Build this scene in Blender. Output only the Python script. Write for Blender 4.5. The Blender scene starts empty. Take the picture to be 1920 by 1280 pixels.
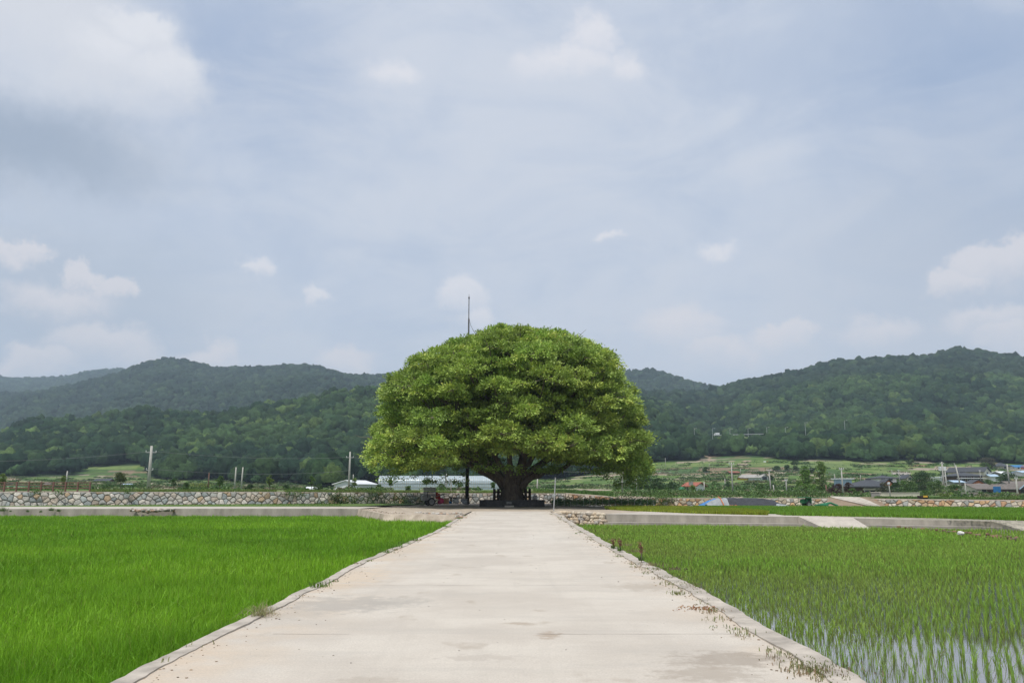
import bpy, math, random
import numpy as np
from math import radians as R, pi, sin, cos
from mathutils import Vector
random.seed(7); rng = np.random.default_rng(7)
scn = bpy.context.scene; col = scn.collection

# ---------------------------------------------------------------- camera, sky, sun, exposure
CAMZ, F, PITCH = 1.6, 1493.0, math.atan(278/1493.0)
cam = bpy.data.cameras.new('camera'); cam.sensor_width = 36; cam.lens = F*36/1920; cam.clip_end = 30000; cam.clip_start = .1
camo = bpy.data.objects.new('camera', cam); col.objects.link(camo)
camo.location = (0, 0, CAMZ); camo.rotation_euler = (pi/2+PITCH, 0, 0); scn.camera = camo
scn.view_settings.view_transform = 'Standard'; scn.view_settings.look = 'None'
scn.view_settings.exposure = 0.0; scn.view_settings.gamma = 1
scn.cycles.use_denoising = True; scn.cycles.denoiser = 'OPENIMAGEDENOISE'; scn.cycles.denoising_input_passes = 'RGB_ALBEDO_NORMAL'; scn.cycles.denoising_prefilter = 'ACCURATE'
scn.cycles.max_bounces = 6; scn.cycles.transparent_max_bounces = 12; scn.cycles.volume_bounces = 0
scn.cycles.volume_step_rate = 5; scn.cycles.caustics_reflective = False; scn.cycles.caustics_refractive = False
SUN_EL, SUN_AZ = 67.0, 212.0          # azimuth clockwise from +Y: behind the camera, a little left
sd = Vector((sin(R(SUN_AZ))*cos(R(SUN_EL)), cos(R(SUN_AZ))*cos(R(SUN_EL)), sin(R(SUN_EL))))
sl = bpy.data.lights.new('sun', 'SUN'); sl.energy = 3.6; sl.angle = R(1.2); sl.color = (1, .955, .88)
so = bpy.data.objects.new('sun', sl); col.objects.link(so); so.rotation_euler = (-sd).to_track_quat('-Z', 'Y').to_euler(); so.location = (-50, -60, 200)

def ray(px, py):
    u, v = (px-960)/F, (640-py)/F
    return u, cos(PITCH)-v*sin(PITCH), v*cos(PITCH)+sin(PITCH)
def at(px, py, Y):                     # photograph pixel at a known distance
    u, fy, fz = ray(px, py); k = Y/fy
    return np.array([u*k, Y, CAMZ+fz*k])
def gp(px, py, z=0.):                  # photograph pixel on a level surface
    u, fy, fz = ray(px, py); k = (z-CAMZ)/fz
    return np.array([u*k, fy*k, z])
def zof(py, Y):
    v = (640-np.asarray(py, float))/F
    return CAMZ+Y*(v*cos(PITCH)+sin(PITCH))/(cos(PITCH)-v*sin(PITCH))
def xof(px, py, Y):
    v = (640-np.asarray(py, float))/F
    return (np.asarray(px, float)-960)/F*Y/(cos(PITCH)-v*sin(PITCH))
def pxm(Y): return F/(math.cos(PITCH)*Y)

# ---- world: Nishita sky under a thin veil with cumulus
w = bpy.data.worlds.new('World'); scn.world = w; w.use_nodes = True
nt = w.node_tree; nt.nodes.clear(); NN = nt.nodes.new; LK = nt.links.new
out = NN('ShaderNodeOutputWorld'); bg = NN('ShaderNodeBackground'); LK(bg.outputs[0], out.inputs[0])
sky = NN('ShaderNodeTexSky'); sky.sky_type = 'NISHITA'; sky.sun_disc = False
sky.sun_elevation = R(SUN_EL); sky.sun_rotation = R(SUN_AZ); sky.air_density = 1.2; sky.dust_density = 1.5; sky.altitude = 100
tc = NN('ShaderNodeTexCoord'); DIR = tc.outputs['Generated']
def setin(s, v):
    if isinstance(v, bpy.types.NodeSocket): s.id_data.links.new(v, s)
    else: s.default_value = v
def wm(op, a, b=None, c=None, clamp=False):
    n = NN('ShaderNodeMath'); n.operation = op; n.use_clamp = clamp
    for i, v in enumerate((a, b, c)):
        if v is not None: setin(n.inputs[i], v)
    return n.outputs[0]
def wv(op, a, b=None):
    n = NN('ShaderNodeVectorMath'); n.operation = op; setin(n.inputs[0], a)
    if b is not None: setin(n.inputs[1], b)
    return n.outputs['Value'] if op in ('DOT_PRODUCT', 'LENGTH') else n.outputs[0]
def wnoise(scale, detail=5, rough=.55, vec=None, distort=0):
    n = NN('ShaderNodeTexNoise'); n.inputs['Scale'].default_value = scale; n.inputs['Detail'].default_value = detail
    n.inputs['Roughness'].default_value = rough; n.inputs['Distortion'].default_value = distort; LK(vec or DIR, n.inputs['Vector']); return n
def wss(x, lo, hi):
    n = NN('ShaderNodeMapRange'); n.interpolation_type = 'SMOOTHSTEP'; setin(n.inputs['Value'], x)
    n.inputs['From Min'].default_value = lo; n.inputs['From Max'].default_value = hi; return n.outputs[0]
def wmix(f, a, b):
    n = NN('ShaderNodeMix'); n.data_type = 'RGBA'; setin(n.inputs['Factor'], f)
    for s, v in ((n.inputs[6], a), (n.inputs[7], b)):
        setin(s, v if isinstance(v, bpy.types.NodeSocket) else (*v, 1))
    return n.outputs[2]
nA = wnoise(9, 8, .6); nB = wnoise(38, 7, .65)
disp = wv('ADD', wv('SCALE', wv('SUBTRACT', nA.outputs['Color'], (.5, .5, .5))), wv('SCALE', wv('SUBTRACT', nB.outputs['Color'], (.5, .5, .5))))
for n_, s_ in zip([n for n in nt.nodes if n.type == 'VECT_MATH' and n.operation == 'SCALE'], (.085, .036)): n_.inputs['Scale'].default_value = s_
DD = wv('ADD', DIR, disp)
def puff(px, py, rx, ry, top=.55, fade=1.0):  # one lobe of cumulus at a direction; crisp above, soft below
    u, fy, fz = ray(px, py); c = Vector((u, fy, fz)); L = c.length; c.normalize()
    rt = Vector((c.y, -c.x, 0)).normalized(); up = rt.cross(c)
    d = wv('SUBTRACT', DD, tuple(c))
    a = wm('DIVIDE', wv('DOT_PRODUCT', d, tuple(rt)), rx/F/L); b = wm('DIVIDE', wv('DOT_PRODUCT', d, tuple(up)), ry/F/L)
    r = wm('SQRT', wm('ADD', wm('MULTIPLY', a, a), wm('MULTIPLY', b, b)))
    m = wm('SUBTRACT', 1, wss(r, top, 1.0))
    return wm('MULTIPLY', m, wss(b, -1.0, -1.0+fade)) if fade else m
def union(ms):
    o = ms[0]
    for m in ms[1:]: o = wm('MAXIMUM', o, m)
    return o
veil = wss(wnoise(3.2, 6, .6, distort=.3).outputs['Fac'], .33, .62)
mapn = NN('ShaderNodeMapping'); mapn.inputs['Scale'].default_value = (1, 1, 2.6); LK(DIR, mapn.inputs[0])
streak = wss(wnoise(4.5, 6, .6, vec=mapn.outputs[0], distort=.6).outputs['Fac'], .36, .68)
sepz = NN('ShaderNodeSeparateXYZ'); LK(DIR, sepz.inputs[0]); elev = sepz.outputs['Z']
low = wm('SUBTRACT', 1, wss(elev, .02, .42))
# blue gaps: upper middle-left, upper right, right edge
gap = union([wm('MULTIPLY', puff(470, 120, 330, 260, .1, 0), .8), wm('MULTIPLY', puff(1840, 150, 380, 330, .1, 0), .95), wm('MULTIPLY', puff(1960, 390, 260, 110, .1, 0), .8)])
vf = wm('ADD', wm('ADD', .58, wm('MULTIPLY', streak, .24)), wm('MULTIPLY', veil, .20))
vf = wm('ADD', vf, wm('MULTIPLY', low, .1))
vf = wm('SUBTRACT', vf, wm('MULTIPLY', gap, .38), clamp=True)
VEIL = (6.75, 7.25, 8.2)
base = wmix(vf, wmix(.55, sky.outputs[0], (3.4, 4.9, 7.8)), VEIL)
base = wmix(wm('MULTIPLY', wm('MULTIPLY', veil, streak), .30), base, (6.0, 6.4, 7.4))
# the big grey cloud's underside, upper left, and greyer air low on the left
base = wmix(wm('MULTIPLY', puff(20, 262, 430, 150, .1, 0), .72), base, (3.2, 3.95, 5.1))
base = wmix(wm('MULTIPLY', puff(120, 560, 480, 230, .1, 0), .6), base, (4.3, 5.1, 6.3))
base = wmix(wm('MULTIPLY', puff(1800, 480, 460, 330, .1, 0), .55), base, (4.9, 5.5, 6.6))
big = union([puff(95, 80, 320, 215, .4, 1.3), puff(255, 60, 85, 62, .6, .8), puff(300, 170, 130, 130, .45, 1.4), puff(190, 150, 210, 130, .3, 1.3)])
base = wmix(wm('MULTIPLY', big, .82), base, (7.5, 7.7, 8.25))
base = wmix(wm('MULTIPLY', union([puff(262, 50, 95, 55, .3, 1.2), puff(315, 140, 95, 90, .2, 1.4), puff(200, 90, 120, 60, .2, 1.4)]), .42), base, (9.3, 9.3, 9.6))
mid = union([puff(748, 145, 70, 50, .3, 1.4), puff(1100, 75, 58, 62, .4, 1.4), puff(1060, 115, 120, 50, .3, 1.4), puff(1165, 115, 60, 55, .2, 1.4),
             puff(480, 505, 40, 34, .4, 1.2), puff(585, 557, 34, 22, .3, 1.2), puff(862, 540, 50, 48, .5, 1.4), puff(890, 590, 50, 50, .3, 1.4),
             puff(1150, 447, 38, 20, .3, 1.2), puff(1350, 488, 52, 24, .3, 1.2)])
base = wmix(wm('MULTIPLY', mid, .85), base, (8.2, 8.2, 8.7))
lows = union([puff(165, 520, 46, 34, .6, 1.1), puff(225, 545, 46, 34, .6, 1.1), puff(120, 570, 130, 60, .4, 1.4), puff(10, 480, 50, 32, .5, 1.2), puff(70, 480, 42, 26, .5, 1.2),
              puff(200, 650, 130, 60, .5, 1.6), puff(385, 668, 70, 40, .5, 1.5), puff(60, 680, 120, 50, .4, 1.5), puff(650, 685, 90, 40, .4, 1.5),
              puff(1880, 500, 100, 68, .7, 1.4), puff(1780, 535, 66, 42, .6, 1.3), puff(1860, 610, 120, 52, .5, 1.6), puff(1470, 625, 78, 42, .6, 1.5),
              puff(1270, 615, 110, 62, .4, 1.6), puff(1350, 660, 110, 50, .4, 1.6), puff(1640, 625, 90, 45, .3, 1.6), puff(1900, 640, 100, 50, .5, 1.6)])
base = wmix(wm('MULTIPLY', lows, .74), base, (8.3, 8.0, 8.3))
LK(base, bg.inputs['Color']); bg.inputs['Strength'].default_value = 0.1

# ---------------------------------------------------------------- materials
M = {}
def mat(name, c, rough=.9, var=.18, scale=3., bump=0., attr=False, spec=.3, trans=0., detail=6, metal=0., c2=None, coord='Object', bdist=.05, stretch=None):
    m = bpy.data.materials.new(name); m.use_nodes = True; n = m.node_tree; b = n.nodes['Principled BSDF']
    L = n.links.new; b.inputs['Roughness'].default_value = rough; b.inputs['Metallic'].default_value = metal
    b.inputs['Specular IOR Level'].default_value = spec
    t = n.nodes.new('ShaderNodeTexCoord'); nz = n.nodes.new('ShaderNodeTexNoise'); nz.inputs['Scale'].default_value = scale; nz.inputs['Detail'].default_value = detail
    nz.inputs['Roughness'].default_value = .65
    if stretch:
        mp = n.nodes.new('ShaderNodeMapping'); mp.inputs['Scale'].default_value = stretch; L(t.outputs[coord], mp.inputs[0]); L(mp.outputs[0], nz.inputs['Vector'])
    else: L(t.outputs[coord], nz.inputs['Vector'])
    r = n.nodes.new('ShaderNodeMapRange'); r.inputs['From Min'].default_value = .3; r.inputs['From Max'].default_value = .7
    L(nz.outputs['Fac'], r.inputs['Value'])
    if attr:
        a = n.nodes.new('ShaderNodeAttribute'); a.attribute_name = 'Col'
        r.inputs['To Min'].default_value = 1-var; r.inputs['To Max'].default_value = 1+var
        mx = n.nodes.new('ShaderNodeVectorMath'); mx.operation = 'SCALE'; L(a.outputs['Color'], mx.inputs[0]); L(r.outputs[0], mx.inputs['Scale']); cs = mx.outputs[0]
    else:
        mx = n.nodes.new('ShaderNodeMix'); mx.data_type = 'RGBA'; L(r.outputs[0], mx.inputs['Factor'])
        lo = tuple(x*(1-var) for x in c); hi = tuple(x*(1+var) for x in (c2 or c))
        mx.inputs[6].default_value = (*lo, 1); mx.inputs[7].default_value = (*hi, 1); cs = mx.outputs[2]
    L(cs, b.inputs['Base Color'])
    if bump:
        bp = n.nodes.new('ShaderNodeBump'); bp.inputs['Strength'].default_value = bump; bp.inputs['Distance'].default_value = bdist
        L(nz.outputs['Fac'], bp.inputs['Height']); L(bp.outputs[0], b.inputs['Normal'])
    if trans:
        tr = n.nodes.new('ShaderNodeBsdfTranslucent'); L(cs, tr.inputs['Color']); ms = n.nodes.new('ShaderNodeMixShader'); ms.inputs[0].default_value = trans
        L(b.outputs[0], ms.inputs[1]); L(tr.outputs[0], ms.inputs[2]); L(ms.outputs[0], n.nodes['Material Output'].inputs['Surface'])
    M[name] = m; return m
mat('leaf', (1, 1, 1), .55, .10, .8, attr=True, trans=.22, spec=.35)
mat('rice', (1, 1, 1), .5, .12, .25, attr=True, trans=.4, spec=.3)
mat('forest', (1, 1, 1), .9, .5, 1.1, attr=True, spec=.1, bump=1., bdist=.5, detail=8)
mat('land', (1, 1, 1), .95, .35, .5, attr=True, spec=.1, bump=.5)
mat('stone', (1, 1, 1), .85, .25, 7, attr=True, bump=.5, bdist=.03)
mat('mortar', (.13, .12, .105), .95, .3, 6, bump=.4)
mat('bark', (.14, .112, .088), .95, .45, 3.5, bump=.9, bdist=.08, stretch=(1.5, 1.5, .5))
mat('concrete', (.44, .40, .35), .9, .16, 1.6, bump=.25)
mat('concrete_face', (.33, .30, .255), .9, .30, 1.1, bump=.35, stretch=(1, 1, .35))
mat('pole_concrete', (.42, .41, .38), .85, .12, 3)
mat('steel', (.5, .5, .5), .45, .1, 4, metal=.7)
mat('dark_steel', (.03, .03, .032), .5, .2, 4, metal=.3)
mat('dark_wood', (.035, .028, .022), .85, .4, 6, bump=.3)
mat('brown_wood', (.17, .10, .075), .8, .25, 6)
mat('dark_stone', (.075, .072, .07), .8, .35, 5, bump=.4)
mat('rubber', (.02, .02, .02), .8, .3, 4)
mat('white_wall', (.72, .73, .74), .8, .06, 2)
mat('cream_wall', (.62, .58, .46), .85, .15, 1.2)
mat('grey_wall', (.33, .32, .30), .9, .2, 1.0)
mat('brick_wall', (.13, .08, .06), .9, .25, 2)
mat('white_roof', (.66, .68, .70), .6, .08, 2)
mat('tile_roof', (.055, .06, .068), .6, .25, 3)
mat('brown_roof', (.16, .14, .125), .85, .25, 1.5)
mat('red_roof', (.30, .10, .065), .7, .25, 1.5)
mat('orange', (.50, .17, .07), .8, .15, 2)
mat('blue_paint', (.03, .16, .36), .6, .2, 2)
mat('pale_blue', (.38, .50, .62), .6, .15, 1.5)
mat('window_dark', (.03, .035, .04), .15, .2, 2, spec=.6)
mat('yellow_paint', (.6, .38, .05), .6, .1, 2)
mat('green_paint', (.035, .17, .075), .55, .25, 3)
mat('green_net', (.03, .17, .09), .8, .2, 1.5)
mat('black_tarp', (.035, .037, .042), .55, .35, 1.6, bump=.9, bdist=.15)
mat('grey_tarp', (.30, .32, .34), .7, .3, 1.8, bump=.9, bdist=.12)
mat('blue_tarp', (.05, .22, .55), .5, .25, 1.8, bump=.8, bdist=.1)
mat('grey_board', (.22, .22, .21), .8, .3, 4, bump=.2)
mat('carton', (.36, .22, .12), .9, .15, 4)
mat('pink_cloth', (.45, .05, .12), .9, .3, 6, bump=.5)
mat('red_cloth', (.40, .06, .03), .9, .3, 6, bump=.5)
mat('white_cloth', (.6, .6, .58), .9, .15, 4, bump=.4)
mat('mud', (.10, .085, .062), .95, .3, 2, bump=.3)
mat('soil', (.24, .18, .125), .95, .25, 2.5, bump=.4)
mat('grass_floor', (.09, .15, .03), .95, .35, 2)

# road concrete: brushed across, with dust, stains and hairlines
def concrete_road():
    m = bpy.data.materials.new('road_concrete'); m.use_nodes = True; n = m.node_tree; L = n.links.new; b = n.nodes['Principled BSDF']; nn = n.nodes.new
    b.inputs['Roughness'].default_value = .92; b.inputs['Specular IOR Level'].default_value = .2
    t = nn('ShaderNodeTexCoord')
    def nz(sc, det=6, st=None, ro=.6):
        x = nn('ShaderNodeTexNoise'); x.inputs['Scale'].default_value = sc; x.inputs['Detail'].default_value = det; x.inputs['Roughness'].default_value = ro
        if st:
            p = nn('ShaderNodeMapping'); p.inputs['Scale'].default_value = st; L(t.outputs['Object'], p.inputs[0]); L(p.outputs[0], x.inputs['Vector'])
        else: L(t.outputs['Object'], x.inputs['Vector'])
        return x.outputs['Fac']
    def mr(v, a, bb, c=0., d=1.):
        x = nn('ShaderNodeMapRange'); x.interpolation_type = 'SMOOTHSTEP'; L(v, x.inputs['Value'])
        for i, q in zip(('From Min', 'From Max', 'To Min', 'To Max'), (a, bb, c, d)): x.inputs[i].default_value = q
        return x.outputs[0]
    def mx(f, a, bb):
        x = nn('ShaderNodeMix'); x.data_type = 'RGBA'; setin(x.inputs['Factor'], f)
        for s, v in ((x.inputs[6], a), (x.inputs[7], bb)): setin(s, v if isinstance(v, bpy.types.NodeSocket) else (*v, 1))
        return x.outputs[2]
    c = mx(mr(nz(.45, 4), .35, .65), (.50, .45, .39), (.60, .55, .48))
    c = mx(mr(nz(.9, 7, (.4, 1.8, 1), .68), .48, .68, 0, .42), c, (.42, .39, .35))        # brushed darker sweeps across
    c = mx(mr(nz(7, 5, (.12, 2.4, 1)), .5, .75, 0, .22), c, (.60, .56, .50))
    sp = nn('ShaderNodeSeparateXYZ'); L(t.outputs['Object'], sp.inputs[0])
    edge = nn('ShaderNodeMath'); edge.operation = 'ABSOLUTE'; L(sp.outputs['X'], edge.inputs[0])
    sd_ = mr(edge.outputs[0], 1.6, 3.4)
    sm = nn('ShaderNodeMath'); sm.operation = 'MULTIPLY'; L(sd_, sm.inputs[0]); L(mr(nz(.8, 5), .38, .62), sm.inputs[1])
    s2 = nn('ShaderNodeMath'); s2.operation = 'MULTIPLY'; L(sm.outputs[0], s2.inputs[0]); s2.inputs[1].default_value = .8
    c = mx(s2.outputs[0], c, (.55, .43, .31))                                         # drifted sand along the edges
    c = mx(mr(nz(1.1, 3, (1, .7, 1)), .62, .70, 0, .55), c, (.36, .30, .235))           # stains
    for (px_, py_, ax, ay, cc_, k_) in ((1030, 1190, .13, .22, (.33, .25, .18), .75), (970, 1168, .16, .10, (.34, .27, .2), .7), (1010, 1144, .12, .10, (.38, .32, .26), .6), (1375, 1235, .55, .35, (.27, .225, .18), .75), (1330, 1262, .45, .3, (.3, .25, .2), .65), (900, 1232, .4, .15, (.4, .35, .3), .5), (690, 1275, .3, .12, (.38, .33, .27), .6),
            (640, 1132, .75, .8, (.33, .305, .275), .7), (740, 1128, .5, .55, (.36, .335, .3), .6), (650, 1080, .7, 1.5, (.60, .48, .35), .75), (560, 1150, .4, .5, (.42, .38, .33), .6), (1205, 1100, .5, .5, (.37, .32, .26), .65), (1230, 1045, .6, 2.2, (.50, .41, .31), .7), (760, 1030, .7, 2.5, (.50, .41, .31), .55), (1120, 985, .9, 3, (.42, .36, .29), .55), (1010, 1010, .8, 3.0, (.62, .58, .52), .5)):
        q = gp(px_, py_); vs = nn('ShaderNodeVectorMath'); vs.operation = 'SUBTRACT'; L(t.outputs['Object'], vs.inputs[0]); vs.inputs[1].default_value = (q[0], q[1], 0)
        vm = nn('ShaderNodeVectorMath'); vm.operation = 'DIVIDE'; L(vs.outputs[0], vm.inputs[0]); vm.inputs[1].default_value = (ax*1.3, ay*1.3, 1); vl = nn('ShaderNodeVectorMath'); vl.operation = 'LENGTH'; L(vm.outputs[0], vl.inputs[0])
        sb = nn('ShaderNodeMath'); sb.operation = 'ADD'; L(vl.outputs['Value'], sb.inputs[0]); L(mr(nz(2.6/max(ax, .3), 7, None, .7), .3, .7, -.45, .45), sb.inputs[1]); c = mx(mr(sb.outputs[0], .35, 1.05, k_, 0), c, cc_)
    c = mx(mr(nz(2.0, 4, (1.6, .05, 1)), .5, .7, 0, .25), c, (.43, .395, .345))
    c = mx(mr(nz(28, 3), .66, .74, 0, .35), c, (.25, .22, .19))
    c = mx(mr(nz(22, 8, (.5, 1.6, 1), .8), .35, .7, 0, .3), c, (.36, .33, .29)); c = mx(mr(nz(45, 4, None, .8), .38, .66, 0, .5), c, (.36, .325, .28))
    L(c, b.inputs['Base Color'])
    bp = nn('ShaderNodeBump'); bp.inputs['Strength'].default_value = .35; bp.inputs['Distance'].default_value = .01
    L(nz(9, 6, (.3, 2.5, 1)), bp.inputs['Height']); L(bp.outputs[0], b.inputs['Normal']); M['road'] = m
concrete_road()
def water_mat():
    m = bpy.data.materials.new('paddy_water'); m.use_nodes = True; n = m.node_tree; b = n.nodes['Principled BSDF']; L = n.links.new
    b.inputs['Coat Weight'].default_value = 1.; b.inputs['Coat Roughness'].default_value = .04; b.inputs['Coat IOR'].default_value = 1.45; b.inputs['Base Color'].default_value = (.10, .088, .075, 1); b.inputs['Roughness'].default_value = .06; b.inputs['IOR'].default_value = 1.4
    b.inputs['Specular IOR Level'].default_value = .9
    t = n.nodes.new('ShaderNodeTexCoord'); x = n.nodes.new('ShaderNodeTexNoise'); x.inputs['Scale'].default_value = 9; x.inputs['Detail'].default_value = 3
    L(t.outputs['Object'], x.inputs['Vector']); bp = n.nodes.new('ShaderNodeBump'); bp.inputs['Strength'].default_value = .12; bp.inputs['Distance'].default_value = .02
    L(x.outputs['Fac'], bp.inputs['Height']); L(bp.outputs[0], b.inputs['Normal']); M['water'] = m
water_mat()
def plastic_mat():
    m = bpy.data.materials.new('greenhouse_film'); m.use_nodes = True; n = m.node_tree; b = n.nodes['Principled BSDF']; L = n.links.new
    b.inputs['Roughness'].default_value = .28; b.inputs['Base Color'].default_value = (.50, .60, .66, 1); b.inputs['Specular IOR Level'].default_value = .8
    tr = n.nodes.new('ShaderNodeBsdfTransparent'); tr.inputs[0].default_value = (.85, .92, .95, 1); ms = n.nodes.new('ShaderNodeMixShader')
    t = n.nodes.new('ShaderNodeTexCoord'); x = n.nodes.new('ShaderNodeTexNoise'); x.inputs['Scale'].default_value = .9; x.inputs['Detail'].default_value = 4
    L(t.outputs['Object'], x.inputs['Vector']); bp = n.nodes.new('ShaderNodeBump'); bp.inputs['Strength'].default_value = .5; bp.inputs['Distance'].default_value = .2
    L(x.outputs['Fac'], bp.inputs['Height']); L(bp.outputs[0], b.inputs['Normal'])
    ms.inputs[0].default_value = .72; L(tr.outputs[0], ms.inputs[1]); L(b.outputs[0], ms.inputs[2]); L(ms.outputs[0], n.nodes['Material Output'].inputs['Surface']); M['film'] = m
plastic_mat()

# ---------------------------------------------------------------- mesh helpers
def np_mesh(name, V, Fs, m, parent=None, cols=None, smooth=False, loc=None):
    V = np.asarray(V, np.float32).reshape(-1, 3); me = bpy.data.meshes.new(name)
    if loc is not None: V = V-np.asarray(loc, np.float32)
    if not isinstance(Fs, (list, tuple)): Fs = [Fs]
    Fs = [np.asarray(f, np.int32) for f in Fs if len(f)]
    me.vertices.add(len(V)); me.vertices.foreach_set('co', V.ravel())
    idx = np.concatenate([f.ravel() for f in Fs]); tot = np.concatenate([np.full(len(f), f.shape[1], np.int32) for f in Fs])
    me.loops.add(len(idx)); me.loops.foreach_set('vertex_index', idx)
    me.polygons.add(len(tot)); me.polygons.foreach_set('loop_start', np.concatenate([[0], np.cumsum(tot)[:-1]]).astype(np.int32))
    me.polygons.foreach_set('loop_total', tot)
    me.polygons.foreach_set('use_smooth', np.full(len(tot), smooth))
    me.update(calc_edges=True)
    if cols is not None:
        a = me.color_attributes.new('Col', 'FLOAT_COLOR', 'POINT'); c = np.ones((len(V), 4), np.float32); c[:, :3] = cols; a.data.foreach_set('color', c.ravel())
    if m: me.materials.append(M[m])
    o = bpy.data.objects.new(name, me); col.objects.link(o)
    if parent: o.parent = parent
    if loc is not None: o.location = tuple(float(q) for q in loc)
    return o
class MB:
    def __init__(s): s.v = []; s.f = []; s.c = []
    def add(s, vs, fs, c=None):
        k = len(s.v); s.v += [tuple(float(q) for q in v) for v in vs]; s.f += [tuple(i+k for i in f) for f in fs]
        s.c += [c or (1, 1, 1)]*len(vs); return s
    def box(s, cx, cy, cz, sx, sy, sz, bev=0., rz=0., c=None, tilt=0.):   # centre and full sizes, small chamfer
        hx, hy, hz = sx/2, sy/2, sz/2; b = min(bev or .04*min(sx, sy, sz), .45*min(sx, sy, sz))
        vs = []
        for (x, y, z) in [(i, j, k) for i in (-1, 1) for j in (-1, 1) for k in (-1, 1)]:
            vs += [(x*(hx-b), y*(hy-b), z*hz), (x*(hx-b), y*hy, z*(hz-b)), (x*hx, y*(hy-b), z*(hz-b))]
        import itertools
        cor = {k: i*3 for i, k in enumerate([(i, j, k) for i in (-1, 1) for j in (-1, 1) for k in (-1, 1)])}
        fs = []
        def q(keys, off): return tuple(cor[k]+off for k in keys)
        for z in (-1, 1):
            f = q([(-1, -1, z), (1, -1, z), (1, 1, z), (-1, 1, z)], 0); fs.append(f if z > 0 else f[::-1])
        for y in (-1, 1):
            f = q([(-1, y, -1), (-1, y, 1), (1, y, 1), (1, y, -1)], 1); fs.append(f if y > 0 else f[::-1])
        for x in (-1, 1):
            f = q([(x, -1, -1), (x, 1, -1), (x, 1, 1), (x, -1, 1)], 2); fs.append(f if x > 0 else f[::-1])
        for y in (-1, 1):
            for z in (-1, 1): fs.append((cor[(-1, y, z)], cor[(1, y, z)], cor[(1, y, z)]+1, cor[(-1, y, z)]+1))
            for x in (-1, 1): fs.append((cor[(x, y, -1)]+1, cor[(x, y, 1)]+1, cor[(x, y, 1)]+2, cor[(x, y, -1)]+2))
        for x in (-1, 1):
            for z in (-1, 1): fs.append((cor[(x, -1, z)], cor[(x, 1, z)], cor[(x, 1, z)]+2, cor[(x, -1, z)]+2))
        for k, i in cor.items(): fs.append((i, i+1, i+2))
        C_, S_ = cos(rz), sin(rz); ct, st = cos(tilt), sin(tilt); o = []
        for x, y, z in vs:
            x, z = x*ct+z*st, -x*st+z*ct
            o.append((cx+x*C_-y*S_, cy+x*S_+y*C_, cz+z))
        return s.add(o, fs, c)
    def tube(s, pts, rad, n=8, cap=True, c=None, wob=0.):
        pts = [Vector(tuple(float(q) for q in p)) for p in pts]
        if not isinstance(rad, (list, tuple, np.ndarray)): rad = [rad]*len(pts)
        vs = []; up = Vector((0, 0, 1)); prev = None
        for i, p in enumerate(pts):
            t = (pts[min(i+1, len(pts)-1)]-pts[max(i-1, 0)]).normalized()
            if prev is None:
                a = t.cross(up)
                if a.length < .05: a = Vector((1, 0, 0))
            else: a = prev-t*prev.dot(t)
            a.normalize(); prev = a; b = t.cross(a)
            for k in range(n):
                an = 2*pi*k/n; rr = rad[i]*(1+wob*(random.random()-.5)); vs.append(p+a*cos(an)*rr+b*sin(an)*rr)
        fs = [(i*n+k, i*n+(k+1) % n, (i+1)*n+(k+1) % n, (i+1)*n+k) for i in range(len(pts)-1) for k in range(n)]
        if cap: fs += [tuple(range(n))[::-1], tuple((len(pts)-1)*n+k for k in range(n))]
        return s.add(vs, fs, c)
    def prism(s, poly, y0, y1, c=None):      # polygon in x,z pulled along y
        n = len(poly); vs = [(x, y0, z) for x, z in poly]+[(x, y1, z) for x, z in poly]
        return s.add(vs, [tuple(range(n)), tuple(range(2*n-1, n-1, -1))]+[(i, i+n, (i+1) % n+n, (i+1) % n) for i in range(n)], c)
    def prismx(s, poly, x0, x1, c=None):
        n = len(poly); vs = [(x0, y, z) for y, z in poly]+[(x1, y, z) for y, z in poly]
        return s.add(vs, [tuple(range(n)), tuple(range(2*n-1, n-1, -1))]+[(i, i+n, (i+1) % n+n, (i+1) % n) for i in range(n)], c)
    def build(s, name, m, parent=None, smooth=False, cols=False):
        me = bpy.data.meshes.new(name); me.from_pydata(s.v, [], s.f); me.materials.append(M[m])
        if smooth: me.polygons.foreach_set('use_smooth', [True]*len(me.polygons))
        if cols:
            a = me.color_attributes.new('Col', 'FLOAT_COLOR', 'POINT'); a.data.foreach_set('color', [q for c in s.c for q in (*c, 1)])
        o = bpy.data.objects.new(name, me); col.objects.link(o)
        if parent: o.parent = parent
        return o
def tag(o, label=None, cat=None, group=None, kind=None):
    if label: o['label'] = label
    if cat: o['category'] = cat
    if group: o['group'] = group
    if kind: o['kind'] = kind
    return o
def thing(name, label, cat, loc, rz=0, group=None):
    o = bpy.data.objects.new(name, None); col.objects.link(o); o.location = tuple(float(q) for q in loc); o.rotation_euler = (0, 0, rz)
    return tag(o, label, cat, group)
def copy_thing(o, loc, label, rz=0, scale=None):
    c = o.copy(); col.objects.link(c); c.location = tuple(float(q) for q in loc); c.rotation_euler = (0, 0, rz); c['label'] = label
    if scale: c.scale = scale
    for ch in list(o.children):
        k = ch.copy(); col.objects.link(k); k.parent = c
        for g in list(ch.children):
            q = g.copy(); col.objects.link(q); q.parent = k
    return c
def struct(o): return tag(o, kind='structure')
def stuff(o, label, cat): return tag(o, label, cat, kind='stuff')

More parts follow.
